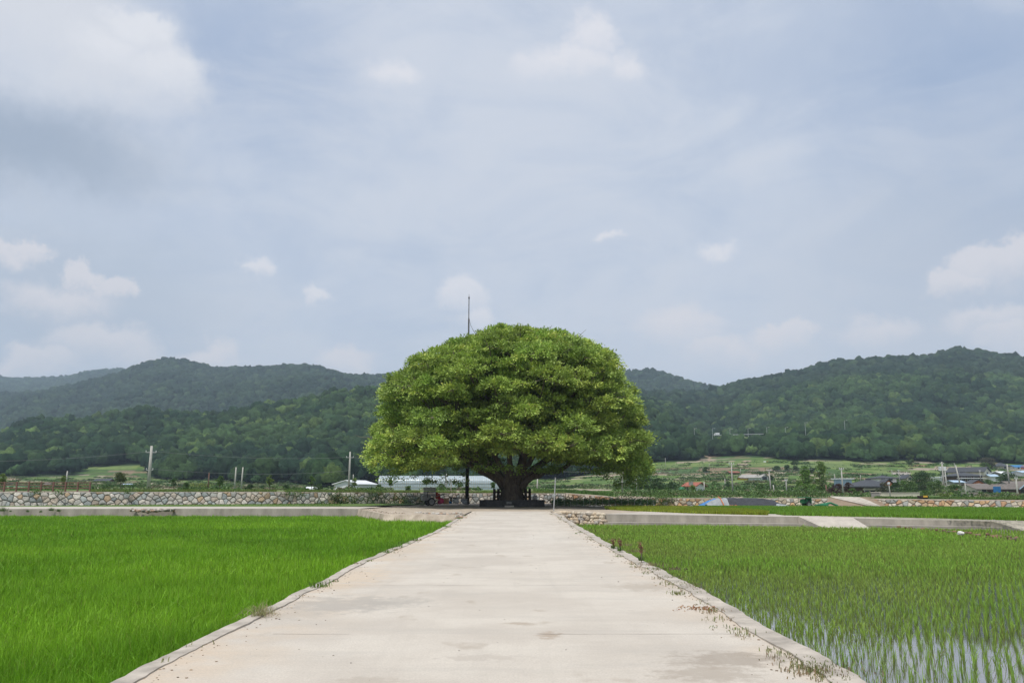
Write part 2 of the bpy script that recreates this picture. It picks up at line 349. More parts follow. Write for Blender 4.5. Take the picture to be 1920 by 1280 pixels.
_lat = rng.random((256, 256))
def vnoise(x, y):
    x = np.asarray(x, float); y = np.asarray(y, float); xi = np.floor(x).astype(int); yi = np.floor(y).astype(int); fx = x-xi; fy = y-yi
    fx = fx*fx*(3-2*fx); fy = fy*fy*(3-2*fy); a = _lat[xi & 255, yi & 255]; b = _lat[(xi+1) & 255, yi & 255]; c = _lat[xi & 255, (yi+1) & 255]; d = _lat[(xi+1) & 255, (yi+1) & 255]
    return (a*(1-fx)+b*fx)*(1-fy)+(c*(1-fx)+d*fx)*fy
def fbm(x, y, o=4):
    s = 0; a = .5; t = 0
    for i in range(o): s = s+a*vnoise(np.asarray(x)*2**i+17*i, np.asarray(y)*2**i+31*i); t += a; a *= .5
    return s/t
def lerpc(c, n, v=.12, hv=.06):
    k = 1+v*rng.standard_normal((n, 1)); h = 1+hv*rng.standard_normal((n, 3)); return np.clip(np.asarray(c)*k*h, .004, .9)

def blades(P, h, wd, lean=.35, cols=None, droop=.25):
    """grass blades, six vertices each, at the points P"""
    n = len(P); h = np.broadcast_to(h, n); wd = np.broadcast_to(wd, n); az = rng.random(n)*2*pi; la = rng.random(n)*2*pi; le = np.abs(rng.standard_normal(n))*lean*h
    s = np.stack([np.cos(az), np.sin(az), 0*az], 1)*wd[:, None]/2; l = np.stack([np.cos(la), np.sin(la), 0*la], 1)
    m = P+l*(le*.35)[:, None]; m[:, 2] += h*.58
    t = P+l*le[:, None]; t[:, 2] += h*(1-droop*(le/(h+1e-6))**1)
    V = np.stack([P-s, P+s, m-s*.85, m+s*.85, t-s*.12, t+s*.12], 1).reshape(-1, 3)
    i = np.arange(n)[:, None]*6; Q = np.concatenate([i+[0, 1, 3, 2], i+[2, 3, 5, 4]], 0)
    return V, Q, (None if cols is None else np.repeat(cols, 6, 0))
def leaves(P, D, size, asp=.5, cols=None, fold=.25):
    """diamond leaves at P pointing along D"""
    n = len(P); D = D/np.linalg.norm(D, axis=1, keepdims=True); r = rng.standard_normal((n, 3)); r[:, 2] += .0
    S = np.cross(D, r); S /= np.linalg.norm(S, axis=1, keepdims=True)+1e-9; N = np.cross(S, D); L = np.broadcast_to(size, n)[:, None]
    V = np.stack([P, P+D*L*.5+S*L*asp*.5+N*L*fold*.3, P+D*L, P+D*L*.5-S*L*asp*.5+N*L*fold*.3], 1).reshape(-1, 3)
    Q = np.arange(n)[:, None]*4+[0, 1, 2, 3]
    return V, Q, (None if cols is None else np.repeat(cols, 4, 0))
def ico(sub):
    import bmesh
    b = bmesh.new(); bmesh.ops.create_icosphere(b, subdivisions=sub, radius=1); v = np.array([x.co[:] for x in b.verts]); b.verts.index_update()
    f = np.array([[q.index for q in x.verts] for x in b.faces]); b.free(); return v, f
ICO = {k: ico(k) for k in (1, 2, 3)}
def blobs(C, rad, sub=2, squash=.8, jit=.22, cols=None, cut=-.45, cvar=.1):
    """ragged leafy crowns; faces that look down into the ground are dropped"""
    v, f = ICO[sub]; n = len(C); cz = v[f].mean(1)[:, 2]; f = f[cz > cut]
    rad = np.asarray(rad).reshape(n, -1); rad = rad if rad.shape[1] == 3 else np.concatenate([rad, rad, rad*squash], 1)
    a = rng.random(n)*2*pi; ca, sa = np.cos(a), np.sin(a); vv = np.repeat(v[None], n, 0); x = vv[..., 0]*ca[:, None]-vv[..., 1]*sa[:, None]; y = vv[..., 0]*sa[:, None]+vv[..., 1]*ca[:, None]
    vv = np.stack([x, y, vv[..., 2]], -1)
    big = 1+.3*np.sin(vv[..., 0]*3+a[:, None]*5)*np.cos(vv[..., 1]*2.7+a[:, None]*3)*.6
    vv = vv*(big+jit*rng.standard_normal(big.shape))[..., None]
    V = (C[:, None]+vv*rad[:, None]).reshape(-1, 3); Fc = (f[None]+(np.arange(n)*len(v))[:, None, None]).reshape(-1, 3)
    cc = None if cols is None else (np.repeat(cols, len(v), 0)*(1+cvar*rng.standard_normal((n*len(v), 1)))).clip(.003, .9)
    return V, Fc, cc
def join(parts):
    V = []; Q = {}; Cc = []; k = 0
    for v, q, c in parts:
        V.append(v); Q.setdefault(q.shape[1], []).append(q+k); Cc.append(c); k += len(v)
    return np.concatenate(V), [np.concatenate(x) for x in Q.values()], np.concatenate(Cc)

# ---------------------------------------------------------------- terrain: layers of (distance, height seen in the photo)
PXK = np.array([-1400, -800, -300, 0, 30, 60, 150, 230, 300, 400, 480, 560, 620, 700, 760, 850, 960, 1060, 1100, 1180, 1240, 1300, 1330, 1355, 1400, 1500, 1600, 1650, 1740, 1795, 1820, 1860, 1920, 2300, 2800, 3400], float)
def lay(*pairs):
    a = np.array(pairs, float).reshape(-1, 2); return lambda px: np.interp(px, a[:, 0], a[:, 1])
wallY = lay(-1400, 60, 0, 72, 480, 78, 660, 83, 870, 92, 1050, 95, 1160, 92, 1560, 84, 1920, 74, 3400, 55)
wallTop = lay(-1400, 923, 0, 922, 480, 921.5, 870, 924, 1060, 924.5, 1130, 930, 1160, 933.5, 1560, 934.5, 1620, 935, 1920, 938, 3400, 952)
wallBot = lay(-1400, 952, 0, 948, 480, 944.5, 870, 943, 1050, 941, 1110, 946, 1160, 949, 1560, 949, 1920, 953.5, 3400, 980)
ridgeC = lay(-1400, 790, -300, 812, 0, 834, 30, 812, 60, 804, 150, 806, 230, 794, 300, 790, 400, 786, 480, 771, 560, 757, 620, 741, 700, 742, 760, 750, 850, 762, 960, 776, 1060, 770, 1180, 750, 1240, 782, 1300, 822, 1330, 838, 1400, 818, 1500, 800, 1740, 790, 1920, 790, 3400, 770)
ridgeD = lay(-1400, 790, 0, 800, 700, 790, 1060, 770, 1180, 750, 1240, 750, 1300, 745, 1330, 740, 1355, 733, 1400, 720, 1500, 698, 1600, 680, 1650, 676, 1700, 678, 1740, 681, 1795, 669, 1820, 676, 1860, 685, 1920, 691, 2300, 705, 3400, 740)
ridgeB = lay(-1400, 700, -800, 735, -300, 760, 0, 745, 60, 742, 110, 735, 150, 728, 190, 720, 230, 705, 270, 690, 310, 683, 345, 687, 400, 700, 430, 696, 480, 693, 540, 690, 600, 693, 650, 708, 700, 711, 740, 705, 850, 708, 960, 715, 1060, 705, 1180, 702, 1225, 705, 1260, 720, 1300, 730, 1340, 737, 1400, 745, 1600, 750, 3400, 760)
ridgeA = lay(-1400, 720, -300, 700, 0, 714, 60, 715, 130, 716, 160, 705, 215, 702, 300, 708, 400, 720, 3400, 760)
LAYERS = [
 (lambda p: wallY(p)+.6, wallTop), (lambda p: wallY(p)+6, lambda p: wallTop(p)-1.2),
 (lambda p: 110+0*p, lay(-1400, 918.5, 900, 919, 1060, 921, 1160, 926, 1600, 930.5, 1920, 932, 3400, 934)),
 (lambda p: 160+0*p, lay(-1400, 914.5, 300, 916, 560, 918.3, 900, 918.3, 1060, 917, 1160, 921, 1500, 924, 1920, 930, 3400, 930)),
 (lambda p: 250+0*p, lay(-1400, 906, 0, 907, 400, 911, 560, 916.5, 900, 917, 1060, 914, 1160, 912, 1350, 910, 1500, 912, 1640, 921, 1920, 927, 3400, 925)),
 (lambda p: 340+0*p, lay(-1400, 899, 0, 899, 300, 903, 600, 910, 900, 909, 1160, 895, 1500, 890, 1640, 897, 1800, 905, 1920, 906, 3400, 900)),
 (lambda p: 440+0*p, lay(-1400, 888, 0, 892, 300, 895, 600, 905, 900, 900, 1160, 876, 1320, 866, 1500, 865, 1700, 867, 1920, 873, 3400, 870)),
 (lambda p: 750+0*p, ridgeC), (lambda p: 900+0*p, lambda p: np.where(p < 1000, ridgeC(p)+22, ridgeC(p)*.45+ridgeD(p)*.55)),
 (lambda p: 1200+0*p, lambda p: np.where(p < 1000, ridgeC(p)+18, ridgeD(p))), (lambda p: 1450+0*p, lambda p: np.where(p < 1000, ridgeC(p)*.4+ridgeB(p)*.6+10, ridgeD(p)+22)),
 (lambda p: 1850+0*p, ridgeB), (lambda p: 2250+0*p, lambda p: ridgeB(p)+14), (lambda p: 3100+0*p, ridgeA), (lambda p: 3700+0*p, lambda p: ridgeA(p)+30)]
def terr(px, Y):
    """screen height of the land at (px, Y)"""
    px = np.asarray(px, float); Y = np.asarray(Y, float); px, Y = np.broadcast_arrays(px, Y)
    ys = np.stack([l[0](px) for l in LAYERS]); ss = np.stack([l[1](px)+0*px for l in LAYERS]); o = ss[0].copy()
    for k in range(len(LAYERS)-1):
        t = (np.log(np.maximum(Y, 1))-np.log(ys[k]))/(np.log(ys[k+1])-np.log(ys[k])); m = t > 0; tt = np.clip(t, 0, 1)
        if k >= 6: tt = .55*tt+.45*tt*tt*(3-2*tt)
        o = np.where(m, ss[k]*(1-tt)+ss[k+1]*tt, o)
    x = (px-960)/F*Y
    a = np.clip((Y-430)/300, 0, 1)
    o = o-a*((fbm(x/190+5, Y/240+9, 4)-.5)*46*np.minimum(1, 900/Y)+(fbm(x/70, Y/90, 3)-.5)*14*np.minimum(1, 900/Y))
    return o
def tz(px, Y): return zof(terr(px, Y), np.asarray(Y, float))
def land(px, Y):
    s = terr(px, Y); return np.stack([xof(px, s, Y)+0*Y, np.asarray(Y, float)+0*s, zof(s, Y)], -1)
_ys = np.concatenate([np.linspace(80, 440, 400), np.linspace(445, 1200, 300)])
def depth_at(px, py, lo=90):
    s = terr(np.full(len(_ys), float(px)), _ys); k = np.where((s <= py) & (_ys >= lo))[0]
    return float(_ys[k[0]]) if len(k) else 440.
cols_ = np.concatenate([np.arange(-1400, -100, 14.), np.arange(-100, 2050, 5.), np.arange(2050, 3401, 14.)])
def rowset():
    r = []; n = [3, 8, 14, 22, 24, 24, 34, 14, 16, 14, 16, 10, 12, 6]
    for k in range(len(n)): r.append(np.arange(n[k])/n[k]+k)
    return np.concatenate(r+[[len(n)]])
rr = rowset(); PX, RK = np.meshgrid(cols_, rr); k0 = np.minimum(RK.astype(int), len(LAYERS)-2); tt = RK-k0
ys = np.stack([l[0](cols_) for l in LAYERS]); ci = np.broadcast_to(np.arange(len(cols_)), PX.shape)
YY = np.exp(np.log(ys[k0, ci])*(1-tt)+np.log(ys[k0+1, ci])*tt); TV = land(PX, YY); TS = terr(PX, YY)
nr, nc = PX.shape; ii = (np.arange(nr-1)[:, None]*nc+np.arange(nc-1)[None]).ravel(); TQ = np.stack([ii, ii+1, ii+nc+1, ii+nc], 1)
# field mosaic: narrow terraces of crops, fallow and bare earth; forest floor beyond
pal = np.array([(.07, .13, .03), (.10, .16, .04), (.055, .105, .03), (.15, .20, .065), (.085, .14, .045), (.20, .15, .10), (.12, .17, .06), (.30, .25, .19), (.065, .115, .04)])
q1 = np.floor(YY/9+3*vnoise(PX/160, YY/50)).astype(int); q2 = np.floor(PX/70+q1*3.7+2*vnoise(PX/90, q1*1.3)).astype(int)
sel = ((q1*7919+q2*104729) % 97)/97.; hid = (np.clip(sel*9, 0, 8.99)).astype(int)
tcol = pal[hid]*(.85+.3*fbm(PX/20, YY/15, 3))[..., None]
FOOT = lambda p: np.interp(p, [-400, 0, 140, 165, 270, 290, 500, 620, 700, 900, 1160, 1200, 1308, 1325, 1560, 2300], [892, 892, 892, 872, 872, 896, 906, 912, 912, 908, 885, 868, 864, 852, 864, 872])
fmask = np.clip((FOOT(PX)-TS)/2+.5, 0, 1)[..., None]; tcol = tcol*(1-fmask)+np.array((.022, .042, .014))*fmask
for (cx_, cy_, ax, ay, cc_) in ((1328, 853, 5, 5, (.33, .25, .18)), (1331, 860, 4, 2, (.33, .25, .18)), (1318, 850, 10, 5, (.15, .17, .07)), (1393, 871, 12, 3, (.34, .28, .21)), (1400, 864, 7, 2, (.3, .25, .18)), (1462, 886, 10, 1.6, (.36, .3, .24)),
        (1480, 900, 26, 1.5, (.33, .28, .22)), (1345, 886, 14, 2, (.33, .23, .15)), (1200, 886, 60, 1.3, (.33, .29, .25)), (1290, 890, 60, 1.2, (.3, .26, .21)), (1740, 879, 40, 2, (.3, .24, .2)), (1690, 887, 18, 3, (.3, .27, .24)), (1720, 873, 18, 1.5, (.25, .15, .10)),
        (1820, 873, 30, 1.3, (.16, .22, .07)), (1600, 866, 110, 2.2, (.17, .22, .08)), (1560, 872, 120, 1.6, (.12, .17, .06)), (26, 897, 12, 3, (.36, .26, .2)), (185, 887, 26, 4, (.075, .125, .035)), (130, 905, 22, 2, (.30, .24, .17)), (93, 909, 8, 2, (.36, .28, .2)), (200, 910, 30, 1.4, (.33, .3, .25)),
        (700, 913, 30, 3, (.38, .30, .22)), (545, 915, 40, 2, (.27, .22, .18)), (60, 911, 60, 1.2, (.05, .15, .08)), (290, 909, 70, 1.5, (.04, .13, .07)), (1240, 920, 60, 1.5, (.10, .17, .06)), (1080, 918, 70, 1.6, (.33, .27, .22)), (1810, 917, 30, 2, (.3, .25, .2))):
    dd = ((PX-cx_)/ax)**2+((TS-cy_)/ay)**2; tcol = np.where((dd < 1)[..., None] & (YY > 100)[..., None], np.array(cc_), tcol)
road_m = (YY < wallY(PX)+5)[..., None]; tcol = np.where(road_m, np.array((.32, .25, .21)), tcol)
terrain = np_mesh('hills', TV.reshape(-1, 3), TQ, 'land', cols=tcol.reshape(-1, 3)); struct(terrain)
g = MB(); g.add([(-6200, -900, -.95), (6200, -900, -.95), (6200, 3850, -.95), (-6200, 3850, -.95)], [(0, 1, 2, 3)]); struct(g.build('ground', 'soil'))

# ---- forest on the hills
def forest(name, y0, y1, sp, rad, sub, palette, foot=None, pr=(-420, 2340), jit=.2, label=''):
    xm = 1.05*y1*.95; gx = np.arange(-xm, xm, sp); gy = np.arange(y0, y1, sp); X, Yg = np.meshgrid(gx, gy)
    X = X+rng.uniform(-.5, .5, X.shape)*sp; Yg = Yg+rng.uniform(-.5, .5, X.shape)*sp; X = X.ravel(); Yg = Yg.ravel()
    px = 960+X*F/Yg*.99; k = (px > pr[0]) & (px < pr[1]); X, Yg, px = X[k], Yg[k], px[k]
    if foot is not None: k = foot(px, Yg); X, Yg, px = X[k], Yg[k], px[k]
    s = terr(px, Yg)
    # skip what nearer ground hides from anywhere near the camera
    pb = np.arange(pr[0], pr[1]+1, 6.); yb = np.geomspace(90, 3700, 240); S = terr(pb[:, None], yb[None]); S = np.minimum.accumulate(S, 1)
    run = S[np.clip(((px-pr[0])/6).astype(int), 0, len(pb)-1), np.clip(np.searchsorted(yb, Yg)-1, 0, len(yb)-1)]
    k = s-rad*2.4*1519/Yg < run+9; X, Yg, px, s = X[k], Yg[k], px[k], s[k]
    P = np.stack([xof(px, s, Yg), Yg, zof(s, Yg)], 1); n = len(P)
    r = rad*np.exp(.34*rng.standard_normal(n)).clip(.5, 1.8); P[:, 2] += r*.75
    t = np.clip(fbm(P[:, 0]/55, P[:, 1]/55, 3)*2.4-.7+.28*rng.standard_normal(n), 0, 1)[:, None]
    hh_ = 0; c = (np.array(palette[0])*(1-t)+np.array(palette[1])*t)*(1+.16*rng.standard_normal((n, 1)))
    y = rng.random(n) < .07; c[y] = np.array(palette[2])*(1+.15*rng.standard_normal((y.sum(), 1)))
    hh = np.stack([r, r, r*rng.uniform(.85, 1.25, n)], 1)
    V, Q, C_ = blobs(P, hh, sub, 1, jit, np.clip(c, .006, .5), cut=-.3, cvar=.22)
    if sub == 3:
        m = 46; near = np.where(Yg < 760)[0]; kk = np.repeat(near, m); d = rng.standard_normal((len(kk), 3)); d /= np.linalg.norm(d, axis=1, keepdims=True); d[:, 2] = np.abs(d[:, 2])*1.1-.15
        lp = P[kk]+d*hh[kk]*(1.0+.16*rng.standard_normal((len(kk), 1))); t_ = np.cross(d, rng.standard_normal(d.shape)); t_[:, 2] -= .2
        lv, lq, lc = leaves(lp, t_, rng.uniform(.5, 1.0, len(kk)), .8, (c[kk]*(1.1+.3*rng.standard_normal((len(kk), 1)))).clip(.006, .5))
        V, Q, C_ = join([(V, Q, C_), (lv, lq, lc)])
    print(name, n, 'crowns', len(V), 'verts')
    return stuff(np_mesh(name, V, Q, 'forest', cols=C_, smooth=True), label, 'forest')
footC = lambda px, Y: (terr(px, Y) < np.interp(px, [-400, 0, 140, 165, 270, 290, 500, 620, 700, 900, 1160, 1200, 1308, 1325, 1560, 2300], [892, 892, 892, 872, 872, 896, 906, 912, 912, 908, 885, 868, 864, 852, 864, 872])+3*np.sin(px/23.)) \
    & ~((np.abs(terr(px, Y)-817.5) < 1.5) & (px > 1335) & (px < 1425))
PALN = ((.012, .030, .015), (.036, .068, .023), (.062, .100, .030))
PALD = ((.011, .026, .016), (.026, .047, .024), (.038, .064, .029))
forest('forest_near', 235, 1000, 5.3, 3.7, 3, PALN, footC, jit=.13, label='dense green forest covering the nearer hillsides and foot slopes')
forest('forest_middle', 1000, 2050, 6.6, 4.3, 2, PALD, jit=.14, label='hazy blue-green forest on the long middle ridges')
forest('forest_far', 2050, 3400, 10, 6.5, 2, PALD, jit=.12, label='faint bluish forest on the farthest ridge at the left')

# ---------------------------------------------------------------- near ground
def sheet(name, pts_a, pts_b, m, n=1, kind='structure', cols=None):
    """ruled sheet between two polylines of equal length"""
    a = np.array(pts_a, float); b = np.array(pts_b, float); k = len(a); rows = [a*(1-t)+b*t for t in np.linspace(0, 1, n+1)]
    V = np.concatenate(rows); Q = np.array([[r*k+i, r*k+i+1, (r+1)*k+i+1, (r+1)*k+i] for r in range(n) for i in range(k-1)]); o = np_mesh(name, V, Q, m); struct(o); return o
Lk = [(210, 1280), (300, 1233), (400, 1188), (477, 1153), (533, 1123), (606, 1089), (664, 1057), (764, 1018), (818, 995), (868, 966)]
Rk = [(1617, 1277), (1573, 1253), (1527, 1227), (1460, 1190), (1407, 1160), (1347, 1123), (1290, 1093), (1227, 1062), (1143, 1020), (1077, 982), (1042, 961)]
def edge_curve(pts, wig):
    P = np.array([gp(*p) for p in pts]); d = P[0]-P[1]; d /= abs(d[1]); P = np.concatenate([[P[0]+d*(P[0][1]+12)], P]); P[0][0] = P[1][0]+np.sign(P[1][0])*.0
    yq = np.concatenate([np.arange(-12, P[-1][1], .12), [P[-1][1]]]); xq = np.interp(yq, P[:, 1], P[:, 0])
    xq = xq+wig*(fbm(yq*.9+3*np.sign(xq[0]), 2.2+0*yq, 3)-.5)+wig*.35*(fbm(yq*6, 5.2+0*yq, 3)-.5); return np.stack([xq, yq, 0*yq], 1)
LE = edge_curve(Lk, .13); RE = edge_curve(Rk, .16)
lx = lambda y: np.interp(y, LE[:, 1], LE[:, 0]); rx = lambda y: np.interp(y, RE[:, 1], RE[:, 0])
ye = 62.; yl = np.concatenate([np.arange(-12, ye, .25), [ye]])
kw = .15
A = np.stack([lx(yl)+kw, yl, 0*yl], 1); B = np.stack([rx(yl)-.22, yl, 0*yl], 1); A[:, 2] = B[:, 2] = .0
sheet('road', A, B, 'road', 8)
def kerb(name, E, side, wd, ztop=.035, tile=.9):
    """an old cast edge strip with a broken rim, face going down to the paddy"""
    n = len(E); y = E[:, 1]; o = E.copy(); i = E.copy(); i[:, 0] -= side*(wd+.05*(fbm(y*2.3+8, 7+0*y, 3)-.5)); zz = ztop*(.15+.8*fbm(y*.8+side, 3+0*y, 3)); o[:, 2] = zz; i[:, 2] = zz*.9; ii_ = i.copy(); ii_[:, 2] = -.02; ch = o.copy(); ch[:, 2] -= .03; ch[:, 0] += side*.02; lo = o.copy(); lo[:, 2] = -.95; lo[:, 0] += side*.05
    V = np.concatenate([ii_, i, o, ch, lo]); Q = np.array([[r*n+k, r*n+k+1, (r+1)*n+k+1, (r+1)*n+k] for r in range(4) for k in range(n-1)])
    return struct(np_mesh(name, V, Q, 'kerb', smooth=False))
mat('kerb', (.40, .36, .31), .95, .35, 2.2, bump=.7, bdist=.03, detail=9)
kerb('kerb_left', LE, -1, .17); kerb('kerb_right', RE, 1, .27)
# expansion joints and one long hairline in the slab
mat('joint', (.27, .24, .21), .95, .3, 8)
j = MB()
for py in (1097, 1188, 1032):
    y = gp(960, py)[1]; xa, xb = lx(y)+.3, rx(y)-.4; xs = np.linspace(xa, xb, 60); yy = y+.05*(fbm(xs*1.3, y+0*xs, 3)-.5); wv_ = .002+.006*fbm(xs*2, 9+y+0*xs, 2)
    for k in range(59):
        if fbm(np.array([xs[k]*.9]), np.array([y*3]), 2)[0] < .50: continue
        j.add([(xs[k], yy[k]-wv_[k], .003), (xs[k+1], yy[k+1]-wv_[k+1], .003), (xs[k+1], yy[k+1]+wv_[k+1], .003), (xs[k], yy[k]+wv_[k], .003)], [(0, 1, 2, 3)])
struct(j.build('road_joints', 'joint'))

def specks(name, label, n, m, s0, s1, pal_, fx):
    v, f = ICO[1]; V = []; Q = []; Cc = []
    for k in range(n):
        y = 4.5*(60/4.5)**random.random(); u = fx(); x = lx(y)+.12+(rx(y)-lx(y)-.3)*u; s_ = random.uniform(s0, s1)*(1+y/25); a = random.uniform(.5, 1.2)
        V.append(v*np.array((s_, s_*a, s_*.5))*(1+.2*rng.standard_normal(v.shape))+np.array((x, y, s_*.25))); Q.append(f+k*len(v)); Cc.append(np.repeat(np.array([pal_[random.randrange(len(pal_))]])*random.uniform(.7, 1.2), len(v), 0))
    return stuff(np_mesh(name, np.concatenate(V), np.concatenate(Q), m, cols=np.concatenate(Cc)), label, 'gravel')
specks('gravel', 'small stones and crumbs of earth scattered over the concrete road', 130, 'stone', .003, .008, [(.15, .12, .1), (.3, .26, .22), (.4, .36, .3), (.1, .09, .08)], lambda: random.random())
specks('edge_gravel', 'earth crumbs and grit gathered along both edges of the road', 700, 'stone', .004, .012, [(.3, .22, .15), (.36, .28, .2), (.24, .19, .14), (.42, .37, .3)], lambda: (lambda q: q if random.random() < .4 else 1-q)(abs(random.gauss(0, .035))))
# left paddy
def clip_field(inside, x0, x1, y0, y1, dens, far=None):
    n = int((x1-x0)*(y1-y0)*dens); P = np.stack([rng.uniform(x0, x1, n), rng.uniform(y0, y1, n), np.zeros(n)], 1); return P[inside(P)]
LFY = 63.5
def inL(P):
    px = P[:, 0]/(P[:, 1]+.5)*1519+960
    return (P[:, 0] < lx(P[:, 1])-.03) & (px > -450) & (P[:, 1] < np.interp(P[:, 0], [-60, -12, -6.5, -3], [63.6, 63.6, 60, 57.5]))
parts = []
for (y0, y1, dens, wd) in ((6, 12, 1500, .010), (12, 20, 800, .015), (20, 34, 380, .024), (34, 64, 170, .042)):
    P = clip_field(inL, -.95*y1, -2.5, y0, y1, dens); n = len(P)
    u = fbm(P[:, 0]*.22, P[:, 1]*.22, 4); u2 = fbm(P[:, 0]*1.5+4, P[:, 1]*.9, 3); P[:, 2] = -.76
    h = .40*(1+.13*rng.standard_normal(n))*(.72+.56*u2)
    t = np.clip((u-.3)*2.2, 0, 1)[:, None]; c = (np.array((.17, .36, .020))*(1-t)+np.array((.26, .48, .030))*t)*(1+.22*rng.standard_normal((n, 1))).clip(.45, 1.6)
    yel = rng.random(n) < .04; c[yel] = (.26, .34, .05)
    parts.append(blades(P, h, wd, .38, c))
V, Q, C_ = join(parts); print('rice left', len(V)//6)
stuff(np_mesh('rice_plants', V, Q, 'rice', cols=C_), 'thick bright green rice filling the paddy left of the road', 'rice')
yl2 = np.arange(-12, 63.6, 2.5); A = np.stack([-70+0*yl2, yl2, -.74+0*yl2], 1); B = np.stack([lx(yl2)-.02, yl2, -.74+0*yl2], 1)
mat('wet_green', (.03, .06, .012), .9, .3, 1.5); sheet('paddy_left', A, B, 'wet_green', 2)

# right paddy: water, mud and rows of seedlings
laneF = [(1130, 963, .05), (1300, 965.4, 0), (1500, 968.3, -.05), (1700, 973, -.12), (1900, 978, -.18), (2400, 992, -.3), (3000, 1010, -.4)]
laneB = [(1235, 957.5, .03), (1330, 961.3, 0), (1500, 964, -.05), (1700, 968.2, -.12), (1900, 973.2, -.18), (2400, 985, -.3), (3000, 1001, -.4)]
LF = np.array([gp(*p) for p in laneF]); LB = np.array([gp(*p) for p in laneB])
WZ = -.70
def inR(P): return (P[:, 0] > rx(P[:, 1])+.1) & (P[:, 0]/(P[:, 1]+.5)*1519+960 < 2200) & (P[:, 1] < np.interp(P[:, 0], LF[:, 0], LF[:, 1]-.15, left=53))
parts = []
for (y0, y1, sx, sy, nb, wd) in ((6, 13, .155, .28, 6, .0085), (13, 22, .135, .23, 7, .0105), (22, 36, .14, .22, 6, .016), (36, 56, .17, .28, 6, .028)):
    X, Yg = np.meshgrid(np.arange(2.5, .85*y1, sx), np.arange(y0, y1, sy)); th = .04
    X = X+.11*Yg*0+rng.normal(0, .012, X.shape); Yg = Yg+rng.normal(0, .03, X.shape); P = np.stack([X.ravel(), Yg.ravel(), np.full(X.size, WZ)], 1); P = P[inR(P)]
    P = P[rng.random(len(P)) > .05]; n = len(P); g1 = np.clip(fbm(P[:, 0]*.25, P[:, 1]*.2, 4)*2-.5, 0, 1); base_h = .225*(.8+.35*g1)*(1+.15*rng.standard_normal(n))
    base_h *= np.interp(P[:, 1], [7, 14, 40], [1.12, .9, .85])
    Pk = np.repeat(P, nb, 0); Pk[:, :2] += rng.normal(0, .014, (n*nb, 2)); h = np.repeat(base_h, nb)*rng.uniform(.55, 1.1, n*nb)
    t = np.repeat(g1, nb)[:, None]; c = (np.array((.33, .48, .085))*(1-t)+np.array((.27, .50, .06))*t)*(1+.2*rng.standard_normal((n*nb, 1))).clip(.4, 1.7)
    yel = rng.random(n*nb) < .10; c[yel] = (.24, .24, .06)
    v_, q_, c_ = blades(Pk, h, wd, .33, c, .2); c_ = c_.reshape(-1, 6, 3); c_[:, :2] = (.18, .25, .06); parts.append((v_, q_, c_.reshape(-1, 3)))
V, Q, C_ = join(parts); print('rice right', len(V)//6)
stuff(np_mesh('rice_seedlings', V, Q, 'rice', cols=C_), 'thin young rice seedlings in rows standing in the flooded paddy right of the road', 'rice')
yr = np.arange(-12, 56.1, 2.); A = np.stack([rx(yr)+.01, yr, WZ+0*yr], 1); B = np.stack([90+0*yr, yr, WZ+0*yr], 1)
sheet('paddy_water', A, B, 'water', 1)

# lanes, junction and verges
def face_down(name, top, z1, m, lean=.12):
    lo = top.copy(); lo[:, 2] = z1; lo[:, 1] -= lean; return sheet(name, lo, top, m, 3)
pxl = np.array([-900, -300, 0, 240, 330, 640, 672]); LLF = np.stack([at(p, y, 64) for p, y in zip(pxl, [953.5, 953.5, 953.5, 953.2, 953, 953, 953.5])]); LLB = np.stack([at(p, 949.3, 69) for p in pxl[:-1]]+[at(715, 949.5, 70)])
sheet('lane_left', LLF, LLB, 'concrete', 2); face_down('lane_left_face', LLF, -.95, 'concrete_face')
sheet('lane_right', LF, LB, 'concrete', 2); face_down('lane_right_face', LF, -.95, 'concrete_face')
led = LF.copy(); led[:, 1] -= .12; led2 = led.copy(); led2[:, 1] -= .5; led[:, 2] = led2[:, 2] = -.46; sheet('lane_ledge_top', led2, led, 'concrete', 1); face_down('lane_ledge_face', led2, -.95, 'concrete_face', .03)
# junction of trodden earth round the big tree
TX, TY = 0.0, 77.0
mat('earth', (.34, .275, .21), .95, .25, 1.2, bump=.4, c2=(.42, .36, .29))
jA = np.array([at(672, 953.5, 64), gp(720, 963.5), gp(790, 964.5), gp(868, 965), (lx(61), 61.8, .002), (rx(61), 61.8, .002), gp(1052, 960), gp(1110, 960.5), LF[0], gp(1235, 957.5, .03), gp(1290, 954.5, .03)])
jB = np.array([at(640, 945.5, 81.5), at(715, 945, 85), at(790, 944, 88), at(868, 943, 91.5), (-3, 93.5, .08), (3, 94.5, .06), at(1052, 941, 94.5), at(1110, 946, 93), at(1160, 947.5, 91), at(1235, 950, 78), at(1290, 951.5, 74)])
jA[4:6, 2] = -.004; sheet('junction', jA, jB, 'earth', 6)
lo = jA[:9].copy(); lo[:, 1] -= .9; lo[:, 2] = -.95; lo[4:6, 1] += .9; jb = sheet('junction_bank', lo, jA[:9], 'earth', 3)
